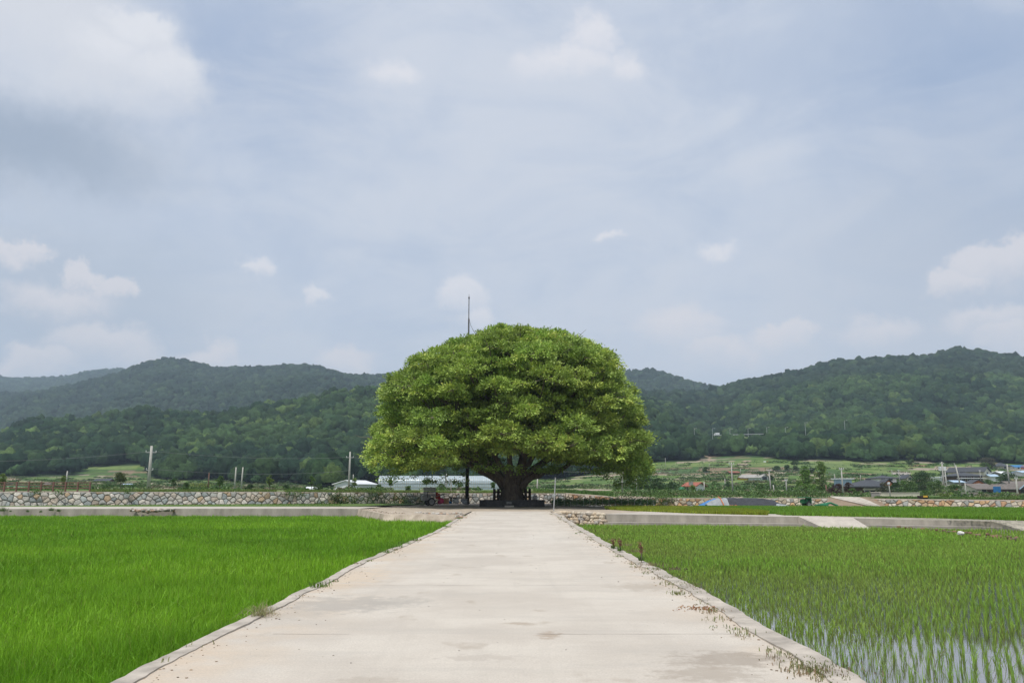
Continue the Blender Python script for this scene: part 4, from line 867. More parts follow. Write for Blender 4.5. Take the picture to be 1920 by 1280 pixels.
def rubble(label, pts, n, sz, pal_):
    mb = MB(); base = np.array(pts[0], float)
    for k in range(n):
        u = random.random(); p = np.array([np.interp(u*(len(pts)-1), range(len(pts)), [q[j_] for q in pts]) for j_ in range(3)])+rng.normal(0, 1, 3)*np.array((.12, .12, .04))
        rock(mb, p-base, (sz*random.uniform(.5, 1.4), sz*random.uniform(.5, 1.2), sz*random.uniform(.4, .8)), tuple(np.array(random.choice(pal_))*random.uniform(.8, 1.15)))
    o = mb.build('rubble', 'stone', None, cols=True); o.location = tuple(base); return stuff(o, label, 'rubble')
gr = [(.36, .33, .28), (.46, .42, .36), (.25, .22, .19), (.40, .28, .2), (.5, .47, .42)]
rubble('broken concrete and stones where the left lane wall has crumbled', [at(246, 955, 63.6), at(275, 957.5, 63.4), at(300, 956.5, 63.5), at(328, 955, 63.6)], 80, .14, gr)
rubble('scattered stones along the crumbling bank left of the road end', [at(772, 961.5, 60.5), gp(800, 963), gp(830, 964), gp(862, 963)], 80, .13, gr)
rubble('loose stones spilling down the bank into the left paddy', [gp(765, 967.5, -.22), gp(800, 968.5, -.25), gp(835, 969, -.25), gp(862, 969, -.2)], 150, .10, gr)
rubble('pale grit lying on the sandy bank at the end of the left lane', [at(690, 955, 63.5), gp(730, 962, .0), gp(765, 964.5, -.05)], 90, .06, [(.42, .35, .27), (.36, .3, .23), (.5, .44, .36)])
rubble('small stones and clods along the left road edge', [(lx(54)-.05, 54, .02), (lx(48)-.05, 48, .02), (lx(46), 46, .03)], 16, .12, gr)
rubble('brown clods of earth along the right paddy edge below the lane', [gp(1640, 985, -.6), gp(1700, 989.5, -.6), gp(1780, 997, -.6), gp(1850, 1004, -.6), gp(1920, 1011, -.6)], 70, .11, [(.22, .13, .08), (.16, .11, .07), (.12, .10, .07)])
rubble('reddish rubble at the foot of the right lane wall near the stacked stones', [gp(1160, 978.5, -.55), gp(1182, 978.5, -.55)], 14, .16, [(.30, .16, .11), (.4, .34, .3)])
for (px_, py_, s_, lab) in ((1802, 1001.5, .16, 'white stone lying in the right paddy near the lane'), (1430, 961.5, .16, 'small white stone on the edge of the lane behind the right paddy')):
    mb = MB(); rock(mb, (0, 0, .06), (s_, s_*.8, s_*.6), (.7, .68, .64)); o = mb.build('white_stone', 'stone', None, cols=True); o.location = tuple(gp(px_, py_, -.45 if px_ > 1700 else 0.)); tag(o, lab, 'stone')
# sloping slabs down from the right lane into the paddy
for (pa, pb_, pc, lab) in ((1500, 1513, 1602, 'sloping concrete slab leading from the right lane down into the paddy'), (1862, 1876, 1990, 'sloping concrete slab at the right edge of the picture, below the lane')):
    def fr(p): i = np.array([np.interp(p, [q[0] for q in laneF], LF[:, k]) for k in range(3)]); return i
    t0, t1 = fr(pa), fr(pc); f0, f1 = t0+np.array((.8, -2.0, 0)), t1+np.array((.2, -2.0, 0)); f0[2] = f1[2] = -.66
    t0 = t0+np.array((0, -.01, .012)); t1 = t1+np.array((0, -.01, .012)); dn = np.array((0, 0, -.22)); b = MB(); b.add([q-t0 for q in (t0, t1, f1, f0, t0+dn, t1+dn, f1+dn, f0+dn)], [(0, 3, 2, 1), (0, 4, 7, 3), (3, 7, 6, 2), (1, 2, 6, 5), (4, 5, 6, 7)])
    rt = thing('concrete_ramp', lab, 'ramp', t0); b.build('slab', 'concrete', rt)
    k_ = MB(); k_.add([q-t0 for q in (t0+np.array((-.12, 0, .01)), f0+np.array((-.12, 0, .03)), f0+np.array((-.12, 0, -.3)), t0+np.array((-.12, 0, -.6)), t0+np.array((-.005, 0, .03)), f0+np.array((-.005, 0, .03)), f0+np.array((-.005, 0, -.3)), t0+np.array((-.005, 0, -.6)))], [(0, 1, 2, 3), (4, 7, 6, 5), (0, 4, 5, 1), (1, 5, 6, 2)]); k_.build('side_kerb', 'kerb', rt)

# ---- weeds
def tuft(P, n, h, wd, c, spread, v=.2, lean=.6): 
    P = np.repeat(np.atleast_2d(P), n, 0)+rng.normal(0, 1, (n*len(np.atleast_2d(P)), 3))*np.array((spread, spread, 0)); m = len(P); return blades(P, h*(.4+.8*rng.random(m)), wd, lean, lerpc(c, m, v), .6)
ps = []
for (px_, py_, nn_, hh_) in ((1150, 1012, 30, .12), (1172, 1022, 40, .12), (1190, 1034, 40, .15), (1225, 1060, 60, .14), (1240, 1068, 60, .1), (1262, 1083, 60, .08), (1285, 1096, 70, .08), (1300, 1104, 50, .07), (1320, 1112, 40, .06), (1505, 1240, 60, .06), (1528, 1255, 110, .09), (1545, 1262, 80, .07), (1560, 1270, 60, .06), (1340, 1126, 40, .05), (1110, 995, 40, .12), (1090, 985, 40, .14)):
    p = gp(px_, py_, .005); ps.append(tuft(p, nn_, hh_*.8, .009, (.17, .20, .06) if random.random() < .6 else (.27, .22, .12), .12)); ps.append(tuft(p, nn_//2, hh_*.6, .012, (.33, .26, .16), .2))
for k in range(80):
    y_ = 6*(60/6)**random.random(); sd_ = random.random() < .35; x_ = lx(y_)+.17+random.gauss(0, .03) if sd_ else rx(y_)-.27-abs(random.gauss(0, .12)); ps.append(tuft(np.array((x_, y_, .005)), random.randint(6, 22), random.uniform(.03, .08), .008+y_*.0003, random.choice(((.15, .22, .06), (.22, .24, .09), (.30, .25, .15))), .07))
for (px_, py_) in ((598, 1100), (745, 1026), (722, 1036), (756, 1019), (838, 988), (776, 1013), (862, 972)):
    p = gp(px_, py_, .01); ps.append(tuft(p, 50, .12, .014, (.13, .22, .04), .10))
stuff((lambda r: np_mesh('weeds', r[0], r[1], 'rice', cols=r[2]))(join(ps)), 'sparse weeds and dry grass growing along both road edges', 'weeds')
p = gp(487, 1156, .0); r = join([tuft((0, 0, .02), 130, .2, .006, (.36, .36, .17), .06, .2, 1.1), tuft((.05, .0, .02), 40, .12, .006, (.3, .26, .14), .09, .2, 1.4)]); o = np_mesh('dry_grass_clump', r[0], r[1], 'rice', cols=r[2]); o.location = tuple(p); tag(o, 'tangled pale dry grass clump lying on the left road edge', 'grass clump')
for (px_, py_, lab, c, n_, sp_) in ((1312, 1141, 'flat patch of reddish dead leaves near the right road edge', (.33, .17, .09), 90, .13), (1268, 1066, 'dark flat patch of dead grass on the right road edge', (.14, .10, .07), 50, .12)):
    r = tuft((0, 0, .004), n_, .03, .022, c, sp_, .25, 1.9); o = np_mesh('dead_leaves', r[0], r[1], 'rice', cols=r[2]); o.location = tuple(gp(px_, py_, .003)); tag(o, lab, 'dead leaves')
for k, (px_, py_, h_, lab) in enumerate(((1202, 1056, .42, 'tallest brown weed stalk with a seed head on the right road edge'), (1162, 1036, .3, 'middle brown weed stalk on the right road edge'), (1150, 1030, .24, 'shortest brown weed stalk on the right road edge'))):
    t = thing('weed_stalk', lab, 'weed', gp(px_, py_, .0), 0, 'weed stalks on the right road edge'); b = MB(); b.tube([(0, 0, 0), (.02, 0, h_*.5), (0, .01, h_)], .01, 5); b.build('stem', 'twig', t)
    r = tuft((0, 0, h_*.15), 40, .14, .016, (.11, .18, .04), .03, .2, .9); np_mesh('leaves', r[0], r[1], 'rice', t, r[2])
    v, q, c = leaves(np.array((0, 0, h_*.8))+rng.normal(0, 1, (60, 3))*np.array((.025, .025, .05)), rng.standard_normal((60, 3))+np.array((0, 0, .8)), .05, .6, lerpc((.24, .13, .08), 60)); np_mesh('seed_head', v, q, 'rice', t, c)
ps = []                                            # plants in the joints of the lane wall, creepers on the stone wall, fringe on its top
for (px_, py_, r_) in ((5, 958, .35), (52, 959.5, .15), (76, 960, .12), (96, 957, .22), (109, 958.5, .2), (20, 959, .1)):
    p = at(px_, py_, 63.7); ps.append(tuft(p, 60, r_*1.3, .03, (.12, .19, .06), r_*.35))
for (px_, py_, s_) in ((68, 922, 10), (112, 922, 10), (240, 921, 8), (560, 925, 14), (542, 924, 14), (630, 928, 22), (636, 936, 26), (650, 940, 30), (640, 942, 26), (665, 938, 22), (700, 923, 22), (712, 926, 16), (745, 934, 22), (757, 938, 22), (762, 941, 26), (790, 935, 18), (810, 940, 16), (690, 941, 24), (720, 942, 24), (620, 944, 22), (600, 945, 20), (1245, 936, 30), (1250, 941, 26), (1240, 931, 24), (1345, 949, 18)):
    n_ = s_*12; y_ = float(wallY(px_))-.18; p = at(px_, py_, y_); pp = p+rng.normal(0, 1, (n_, 3))*np.array((s_*.028, .09, s_*.013)); d = rng.standard_normal((n_, 3)); d[:, 1] -= .8; ps.append(leaves(pp, d, rng.uniform(.08, .17, n_), .6, lerpc((.09, .165, .035), n_, .25)))
r = join([(v, q, c) for v, q, c in ps]); stuff(np_mesh('creepers', r[0], r[1], 'rice', cols=r[2]), 'green creepers and weeds hanging on the stone walls', 'creepers')
def fringe(name, label, p0, p1, dens, h, off0, off1, c, wd=.05, gap=.35, sprd=1):
    n = int((p1-p0)*dens); px_ = rng.uniform(p0, p1, n); k = fbm(px_/22, 3+0*px_, 3) > gap; px_ = px_[k]; n = len(px_); y_ = wallY(px_)+rng.uniform(off0, off1, n); P = land(px_, y_); r = blades(P, h*(.35+1.1*fbm(px_/9, y_, 3))*(.6+.6*rng.random(n)), wd, .5, lerpc(c, n, .22)); return stuff(np_mesh(name, r[0], r[1], 'rice', cols=r[2]), label, 'grass')
fringe('wall_top_grass', 'tufts of grass growing along the top of the grey stone wall', 170, 1060, 22, .24, 1.0, 7, (.14, .21, .05), .05, .3)
fringe('roadside_grass', 'green grass verge along the road above the orange-tan wall', 1640, 2300, 30, .22, 7, 14, (.11, .19, .045), .07, .1)
fringe('far_verge_grass', 'grass behind the path right of the tree trunk', 1000, 1150, 40, .4, 8, 16, (.11, .2, .05), .07, .05)

# vegetable bed with stakes, hedge of bushes behind the lower wall
vg = thing('vegetable_bed', 'long bed of staked dark green plants right of the tree', 'vegetable bed', at(1130, 950, 79)); Lc = np.array(vg.location); ps = []
for row in range(3):
    for px_ in np.arange(1040-(row*3), 1230-row*2, 3.1):
        p = at(px_, 950-row*1.4, 77.5+row*1.6); p[2] = max(p[2], -.05)*.3; n_ = 46; q = p-Lc+np.array((0, 0, .42))+rng.normal(0, 1, (n_, 3))*np.array((.17, .17, .17)); d = rng.standard_normal((n_, 3)); ps.append(leaves(q, d, rng.uniform(.09, .2, n_), .5, lerpc((.11, .20, .07), n_, .3)))
r = join(ps); tag(np_mesh('plants', r[0], r[1], 'leaf', vg, r[2]))
for px_ in np.arange(1046, 1228, 12): b = MB(); p = at(px_, 950, 77.2)-Lc; b.tube([(p[0], p[1], -.1), (p[0], p[1], .85)], .014, 5); b.build('stake', 'pole_concrete', vg)
def mass(name, label, cat, pts, c, lf, per, spread, cvar=.2):
    """bushy vegetation: leaf clumps round a list of (position, radius)"""
    ps = []
    for p, r_ in pts:
        n_ = int(per*r_*r_/(lf*lf)*.1)+20; d = rng.standard_normal((n_, 3)); d /= np.linalg.norm(d, axis=1, keepdims=True); d[:, 2] = np.abs(d[:, 2])*1.1-.1; k = 1+.3*rng.normal()*.5; q = np.asarray(p)+d*r_*spread*(.78+.3*rng.random((n_, 1))); dd = d+rng.standard_normal((n_, 3))*.8
        ps.append(leaves(q, dd, lf*rng.uniform(.6, 1.3, n_), .65, lerpc(np.array(c)*k, n_, cvar)))
    r = join(ps); return np_mesh(name, r[0], r[1], 'leaf', cols=r[2])
pts = []
for px_ in np.arange(1140, 1552, 4.5):
    if 1125 < px_ < 1150: continue
    for k in range(2):
        y_ = float(wallY(px_))+random.uniform(1.2, 3.5); p = land(px_+random.uniform(-2, 2), y_); r_ = random.uniform(.4, .75)*(1 if px_ > 1150 else .6); p[2] += r_*.35; pts.append((p, r_))
stuff(mass('hedge', '', '', pts, (.075, .145, .035), .17, 9, np.array((1.15, 1, .95))), 'bushy green hedge along the top of the low tan wall', 'hedge')
pts = []
for px_ in np.arange(1400, 1920, 5): y_ = float(wallY(px_))-random.uniform(.3, 1.0); p = at(px_, wallBot(px_)+.3, y_); pts.append((p, random.uniform(.12, .3)*(1 if px_ < 1660 else .45)))
stuff(mass('wall_foot_plants', '', '', pts, (.06, .14, .035), .12, 9, np.array((1.3, 1, .9))), 'low leafy plants along the foot of the right-hand stone walls', 'plants')
# scattered scrub and crop rows over the terraced fields
ps = []
def rows(pbox, n, c, rad, lf):
    p0, p1, y0, y1 = pbox
    for k in range(n):
        yy_ = y0*(y1/y0)**random.random(); pxc = random.uniform(p0, p1); ln = random.randint(2, 9)
        cc = np.array(c[random.randrange(len(c))])
        for q in range(ln):
            px_ = pxc+q*rad*1.7*1519/yy_*random.uniform(.7, 1.2); s_ = float(terr(px_, yy_))
            if px_ > p1: break
            p = np.array((float(xof(px_, s_, yy_)), yy_, float(zof(s_, yy_)))); r_ = rad*random.uniform(.5, 1.3); n_ = 34; d = rng.standard_normal((n_, 3)); d[:, 2] = np.abs(d[:, 2]); d /= np.linalg.norm(d, axis=1, keepdims=True); ps.append(leaves(p+d*r_*np.array((1.3, 1, .75))*(.6+.4*rng.random((n_, 1))), d+rng.standard_normal((n_, 3))*.6, lf*rng.uniform(.6, 1.3, n_), .7, lerpc(cc, n_, .2)))
G4 = [(.08, .15, .04), (.10, .18, .05), (.13, .21, .06), (.05, .10, .03), (.17, .22, .09), (.2, .2, .12)]
rows((1150, 2250, 190, 440), 520, G4, .75, .5); rows((-350, 560, 170, 430), 300, G4, .6, .45); rows((560, 1180, 190, 400), 90, G4, .7, .45); rows((1150, 2250, 105, 190), 90, G4, .5, .3); rows((-350, 900, 100, 170), 60, G4, .4, .3)
r = join(ps); stuff(np_mesh('field_scrub', r[0], r[1], 'leaf', cols=r[2]), 'rows of crops and low scrub over the terraced fields below the hills', 'field plants')

# ---------------------------------------------------------------- buildings
def frame_of(px0, px1, yb, Y):
    c = at((px0+px1)/2, yb, Y); return c, (px1-px0)/pxm(Y)
def win(parent, x, z, w_, h_, y, side=None):
    b = MB(); b.box(x, y-.03, z, w_+.16, .10, h_+.16, .01); f = b.build('window', 'white_wall', parent); b = MB(); b.box(x, y-.085, z, w_, .03, h_, .005); b.build('pane', 'window_dark', f)
def door(parent, x, w_, h_, y, m='blue_paint'):
    b = MB(); b.box(x, y-.04, h_/2, w_, .08, h_, .01); b.build('door', m, parent)
def house(name, label, cat, px0, px1, yb, ye, yr, Y=None, wm_='grey_wall', rm='tile_roof', ridge='x', depth=None, rz=0., wins=(), doors=(), over=.5, extra=None, group=None, side_gable=None, sink=.6):
    """ridge: 'x' slopes to the camera, 'y' gable to the camera, 'hip', 'flat'"""
    Y = Y or depth_at((px0+px1)/2, yb); c, w_ = frame_of(px0, px1, yb, Y); k = pxm(Y); he = (yb-ye)/k; hr = (ye-yr)/k; d = depth or w_*.7; w_ -= 2*over if rm else 0
    t = thing(name, label, cat, c, rz, group); hw, hd = w_/2, d/2
    b = MB()
    if ridge == 'y': b.prism([(-hw, -sink), (hw, -sink), (hw, he), (0, he+hr*.94), (-hw, he)], -hd, hd)
    elif ridge == 'x': b.prismx([(-hd, -sink), (hd, -sink), (hd, he), (0, he+hr*.94), (-hd, he)], -hw, hw)
    else: b.box(0, 0, (he-sink)/2, w_, d, he+sink, .02)
    b.build('wall', wm_, t)
    b = MB(); th = .16; o = over; sl_ = hr/max(.1, (hw if ridge == 'y' else hd)); dz = sl_*o
    if ridge == 'y':
        for s_ in (-1, 1): b.prism([(0, he+hr), (s_*(hw+o), he-dz), (s_*(hw+o), he-dz+th), (0, he+hr+th)], -hd-o, hd+o)
    elif ridge == 'x':
        for s_ in (-1, 1): b.prismx([(0, he+hr), (s_*(hd+o), he-dz), (s_*(hd+o), he-dz+th), (0, he+hr+th)], -hw-o, hw+o)
    elif ridge == 'hip':
        r_ = max(.5, hw-hd*.9); v = [(-hw-o, -hd-o, he), (hw+o, -hd-o, he), (hw+o, hd+o, he), (-hw-o, hd+o, he), (-r_, 0, he+hr), (r_, 0, he+hr), (-hw-o, -hd-o, he-.22), (hw+o, -hd-o, he-.22), (hw+o, hd+o, he-.22), (-hw-o, hd+o, he-.22)]
        b.add(v, [(0, 1, 5, 4), (1, 2, 5), (2, 3, 4, 5), (3, 0, 4), (0, 6, 7, 1), (1, 7, 8, 2), (2, 8, 9, 3), (3, 9, 6, 0), (9, 8, 7, 6)]); b.tube([(-r_, 0, he+hr+.08), (r_, 0, he+hr+.08)], .16, 6)
    else: b.box(0, 0, he+max(hr, .15)/2, w_+2*o, d+2*o, max(hr, .15), .02)
    b.build('roof', rm, t)
    for (x, z, ww, hh) in wins: win(t, x*hw, z*he, ww, hh, -hd)
    for (x, ww, hh, m_) in doors: door(t, x*hw, ww, hh, -hd, m_)
    if extra: extra(t, w_, d, he, hr)
    return t
# left side
house('farm_shed', 'white gabled farm building left of the long greenhouse', 'shed', 640, 693, 920.5, 908, 901.5, 165, 'white_wall', 'white_roof', 'y', 9, R(-14), wins=((.25, .38, .5, .6), (.38, .38, .4, .6), (-.75, .2, .5, .5), (-.5, .2, .3, .4)), over=.35)
Yg_ = 185.; x0_, x1_ = at(709, 918, Yg_), at(936, 918, Yg_); L_gh = x1_[0]-x0_[0]; H_gh = (918.5-892)/pxm(Yg_); gh = thing('greenhouse', 'long plastic-film greenhouse with a rounded roof behind the stone wall', 'greenhouse', x0_, R(1.5))
def arch(k): a = pi*k/16; sh = .46; return (3.2-3.2*cos(a), H_gh*sh+H_gh*(1-sh)*sin(a)**.8)
prof = [(0, -1.0), (0, H_gh*.2), *[arch(k) for k in range(17)], (6.4, H_gh*.2), (6.4, -1.0)]
ns = 56; v = [(L_gh*i/ns, y, z+.03*random.uniform(-1, 1)*(z > .5)) for i in range(ns+1) for y, z in prof]; m_ = len(prof); b = MB(); b.add(v, [(i*m_+k, (i+1)*m_+k, (i+1)*m_+k+1, i*m_+k+1) for i in range(ns) for k in range(m_-1)]); b.build('film', 'film', gh, smooth=True)
for e, x in enumerate((0, L_gh)): b = MB(); b.add([(x, y, z) for y, z in prof], [tuple(range(m_))]); b.build('end_wall', 'film', gh)
b = MB()
for i in range(0, ns+1): 
    x = L_gh*i/ns; b.tube([(x, y-.03 if y < 3 else y+.03, z+.02) for y, z in prof], .045, 4)
b.build('hoops', 'pole_concrete', gh)
b = MB()
for z_, y_ in ((H_gh*.46, -.06), (H_gh*.20, -.06)): b.box(L_gh/2, y_, z_, L_gh, .05, .07, .01)
b.build('rails', 'pole_concrete', gh)
def polytunnel(name, label, px0, px1, yb, yt, m, Y=None, d=2.5, rz=0):
    Y = Y or depth_at((px0+px1)/2, yb); c, w_ = frame_of(px0, px1, yb, Y); h = (yb-yt)/pxm(Y); t = MB(); v = []; nx, na = 14, 9
    for i in range(nx+1):
        f = min(1, sin(pi*i/nx)*2.6)**.5
        for k in range(na+1): a = pi*k/na; v.append((-w_/2+w_*i/nx, -d/2*cos(a), max(-.3, h*sin(a)*f*(1+.06*random.uniform(-1, 1)))-.05))
    t.add(v, [(i*(na+1)+k, (i+1)*(na+1)+k, (i+1)*(na+1)+k+1, i*(na+1)+k+1) for i in range(nx) for k in range(na)]); o = t.build(name, m, None, smooth=True); o.location = tuple(c); o.rotation_euler.z = rz; return tag(o, label, 'cover')
polytunnel('tarp_cover', 'low pale blue plastic cover in the field beside the leaning-crowned tree', 226, 251, 911.5, 906, 'pale_blue')
polytunnel('tarp_cover', 'green mesh cover next to the red-roofed farmhouse', 1273, 1293, 918.5, 910.5, 'green_net')
house('field_shed', 'low dark-roofed field shed at the foot of the left forest', 'shed', 180, 211, 903.5, 901, 897.5, None, 'brown_wood', 'tile_roof', 'x', 4)
house('field_shed', 'low white-roofed shed in the field left of the white farm building', 'shed', 575, 592, 919, 917, 914, 130, 'cream_wall', 'white_roof', 'x', 3, over=.2)
house('field_shed', 'tiny pale hut in the field behind the brown railing', 'shed', 86, 98, 911.5, 908.5, 906, None, 'cream_wall', 'brown_roof', 'x', 2.5, over=.2)
# right side, village
house('farmhouse', 'small farmhouse with a rusty red roof and a white end wall', 'house', 1287, 1318, 920, 911, 905, None, 'white_wall', 'red_roof', 'x', 4.6, R(-38), wins=((-.2, .5, .9, .9),), doors=((.25, 1, 2., 'grey_board'),))
house('tin_shed', 'long shed with a red metal roof on the terraced slope', 'shed', 1364, 1384, 888.5, 886, 883.5, None, 'dark_wood', 'red_roof', 'x', 6)
house('farmhouse', 'small white house with a grey gable roof beside the yellow shed', 'house', 1402, 1424, 899.5, 894.5, 890, None, 'white_wall', 'grey_wall', 'y', 12, R(24), wins=((-.35, .6, 1.2, 1.2), (.3, .6, 1., 1.2)))
house('tin_shed', 'low yellow shed beside the small white house', 'shed', 1385, 1403, 899, 896.6, 895, None, 'yellow_paint', 'brown_roof', 'x', 5, over=.2)
tk_ = house('water_tank_house', 'pale raised storage box with a tilted flat roof beyond the poplars', 'tank house', 1567, 1596, 919, 898.5, 896.8, 215, 'pale_blue', 'white_roof', 'flat', 3.4, R(10), over=.5)
def gab(t, w_, d, he, hr):                          # small lit gable of orange plaster with a round vent
    b = MB(); b.prism([(w_*.10, he+.1), (w_*.5, he+.1), (w_*.32, he+hr*.92)], -d/2-.4, -d/2+2.2); g_ = b.build('gable', 'orange', t); b = MB(); b.tube([(w_*.31, -d/2-.5, he+hr*.38), (w_*.31, -d/2-.38, he+hr*.38)], .28, 10); b.build('vent', 'white_wall', g_)
    b = MB()
    for s_ in (-1, 1): xe = w_*.32+s_*w_*.23; b.prism([(w_*.32, he+hr*.95), (xe, he+.05), (xe, he+.2), (w_*.32, he+hr*1.07)], -d/2-.7, -d/2+2.3)
    b.build('gable_trim', 'tile_roof', t); b = MB(); b.box(0, -d/2-.25, he*.62, w_*1.02, .12, .35, .02); b.build('eave_band', 'cream_wall', t)
house('farmhouse', 'wide dark tile-roofed house with an orange gable nearest the poplars', 'house', 1594, 1666, 926, 911.5, 899, None, 'brick_wall', 'tile_roof', 'hip', 8, wins=((-.6, .4, 1.6, 1.2), (-.1, .4, 1.6, 1.2), (.5, .4, 1.4, 1.2)), extra=gab, over=.8)
house('farmhouse', 'dark-roofed house with a white band and an orange patch behind the orange-gabled house', 'house', 1634, 1676, 901.5, 896, 891.5, 300, 'white_wall', 'tile_roof', 'hip', 7, over=.7, wins=((-.4, .5, 1.4, .8), (.4, .5, 1.4, .8)))
house('farmhouse', 'tiny dark-tiled cottage behind the big round tree', 'house', 1690, 1707, 899, 895.5, 890.5, 300, 'cream_wall', 'tile_roof', 'y', 6, wins=((0, .5, 1, 1),))
b_wall = lambda lab, a_, c_, ya, yb_, m, Y, nm='garden_wall': (lambda t, w_: (MB().box(0, 0, ((yb_-ya)/pxm(Y)-.5)/2, w_, .25, (yb_-ya)/pxm(Y)+.5, .02).build('panel', m, t), MB().box(0, 0, (yb_-ya)/pxm(Y)+.05, w_+.1, .35, .1, .02).build('coping', 'concrete', t)))(thing(nm, lab, 'wall', frame_of(a_, c_, yb_, Y)[0]), frame_of(a_, c_, yb_, Y)[1])
b_wall('long cream garden wall above the orange-tan stone wall', 1651, 1724, 924.5, 932, 'cream_wall', 105)
b_wall('short grey-green garden wall at the left end of the cream wall', 1634, 1650.5, 923.5, 931.5, 'grey_wall', 106)
b_wall('grey block yard wall left of the grey barn', 1804, 1834, 924, 932.5, 'grey_wall', 150)
def storey(t, w_, d, he, hr):
    b = MB(); b.box(0, -d*.5-.6, he*.55, w_*1.15, 1.0, .18, .02); b.build('eave_band', 'white_wall', t)
house('village_house', 'large dark-tiled house with a broad lower roof at the heart of the village', 'house', 1779, 1832, 902.5, 892, 885.5, 262, 'brick_wall', 'tile_roof', 'hip', 9, wins=((-.1, .42, 1.3, 1.3), (.45, .42, 1.3, 1.3), (-.6, .42, 1.2, 1.3)), extra=storey, over=.7)
house('village_house', 'dark-roofed upper house with a cream gable rising behind the large dark-tiled house', 'house', 1800, 1833, 891, 884, 876.5, 285, 'cream_wall', 'tile_roof', 'y', 12, R(38), wins=((.1, .55, 1, .8),), over=.5)
house('village_house', 'small white house with an orange gable below the large dark-tiled house', 'house', 1815, 1840, 910.5, 905.5, 900, 245, 'orange', 'tile_roof', 'y', 6, R(-10), wins=((0, .3, 1.2, .8),), over=.4)
house('village_shed', 'low cream and orange shed beside the leaning pole', 'shed', 1784, 1812, 914.5, 910.5, 908.3, 240, 'orange', 'cream_wall', 'flat', 4)
house('village_house', 'low house with a wide weathered brown roof left of the grey barn', 'house', 1806, 1854, 921.5, 916.5, 907.5, 235, 'cream_wall', 'brown_roof', 'x', 9, R(8), wins=((-.3, .4, 1.4, 1), (.3, .4, 1.4, 1)))
house('barn', 'big grey barn with a plain gable and one small dark vent', 'barn', 1881, 1940, 932.5, 914.5, 903.2, 222, 'grey_wall', 'brown_roof', 'x', 10.5, 0, over=.3, extra=lambda t, w_, d, he, hr: MB().box(-w_/2-.03, 0, he*1.15, .1, .5, 1.1).build('vent', 'window_dark', t))
def bluetrim(t, w_, d, he, hr):
    b = MB()
    for s_ in (-1, 1): b.prism([(0, he+hr-.05), (s_*w_*.56, he-.25), (s_*w_*.56, he+.0), (0, he+hr+.2)], -d/2-.55, -d/2-.40)
    b.build('trim', 'pale_blue', t); b = MB(); b.box(0, -d/2-.6, he*.42, w_*.98, 1.3, .08, .02, tilt=0); b.build('canopy', 'brown_roof', t)
house('barn', 'dark barn with a pale blue gable trim and a lean-to canopy at the far right', 'barn', 1878, 1907, 932.5, 916, 908.5, 205, 'brick_wall', 'brown_roof', 'y', 12, R(4), extra=bluetrim, doors=((-.4, 1.1, 2., 'dark_wood'),), over=.4)
house('barn', 'dark barn with a blue gable trim cut by the right edge of the picture', 'barn', 1906, 1946, 933, 917, 909, 205, 'brick_wall', 'brown_roof', 'y', 12, R(4), extra=bluetrim, over=.4)
bd = MB(); bd.box(0, 0, 1.2, 1.9, .12, 2.7, .02); [bd.box(-.7+.35*k, -.08, 1.2, .06, .06, 2.6, .01) for k in range(5)]; o = bd.build('blue_sheet_door', 'blue_paint', None); o.location = tuple(at(1871, 931, 203)); tag(o, 'bright blue corrugated sheet between the two barns', 'sheet')
house('village_house', 'dark-roofed cottage on the slope at the forest edge', 'house', 1864, 1888, 879, 874, 867.5, None, 'cream_wall', 'tile_roof', 'hip', 8, over=.6, wins=((0, .5, 1.2, 1.),))
house('village_house', 'white house with a blue roof and an orange door on the upper slope', 'house', 1895, 1917, 879.5, 875.5, 872, None, 'white_wall', 'blue_paint', 'x', 6, doors=((.6, 2.2, 1.6, 'orange'),), wins=((-.3, .5, 1., .8),))
house('village_shed', 'long low shed with a pale sheet roof right of the large dark-tiled house', 'shed', 1830, 1855, 890, 886.5, 884, 300, 'grey_wall', 'white_roof', 'flat', 5)
house('village_shed', 'pale grey shed below the white slanting roof', 'shed', 1848, 1867, 898.5, 893, 889.5, 280, 'white_wall', 'pale_blue', 'x', 5)
house('village_shed', 'shed with a slanting white sheet roof in the upper village', 'shed', 1864, 1890, 892, 889, 884, 285, 'grey_wall', 'white_roof', 'x', 6, R(14))
house('village_shed', 'blue-roofed shed left of the leaning pole', 'shed', 1779, 1802, 907, 904, 901, 250, 'grey_wall', 'pale_blue', 'x', 5)
house('village_shed', 'low white shed between the big round tree and the tall village pole', 'shed', 1753, 1784, 901, 896, 893.4, 275, 'white_wall', 'white_roof', 'flat', 5, wins=((-.5, .5, 1, 1), (.2, .5, 1, 1)))
house('village_shed', 'blue and white shed at the right edge above the barns', 'shed', 1905, 1935, 889, 886, 883, 280, 'white_wall', 'pale_blue', 'x', 6)
# ---------------------------------------------------------------- poles
def pole(px_, yt, yb, label, Y=None, lean=0., arms=(), r=None, m='pole_concrete', group='utility poles'):
    Y = Y or depth_at(px_, yb); c = at(px_, yb, Y); k = pxm(Y); h = (yb-yt)/k; r = r or (.17 if h > 6 else .12); dx = lean/k
    t = thing('utility_pole', label, 'pole', c, 0, group); b = MB(); b.tube([(0, 0, -.5), (dx*.5, 0, h*.5), (dx, 0, h)], [r, r*.85, r*.65], 10); b.build('shaft', m, t, smooth=True)
    for (f, wd) in arms:
        b = MB(); wd *= .75; b.box(dx*f, -.05, h*f, wd, .07, .07, .01, rz=.3); a_ = b.build('crossarm', 'steel', t)
        for s_ in (-.45, 0., .45): b = MB(); b.tube([(dx*f+s_*wd*cos(.3), -.05+s_*wd*sin(.3), h*f+.05), (dx*f+s_*wd*cos(.3), -.05+s_*wd*sin(.3), h*f+.28)], .05, 6); b.build('insulator', 'white_wall', a_)
    return t, c, h
PL = {}
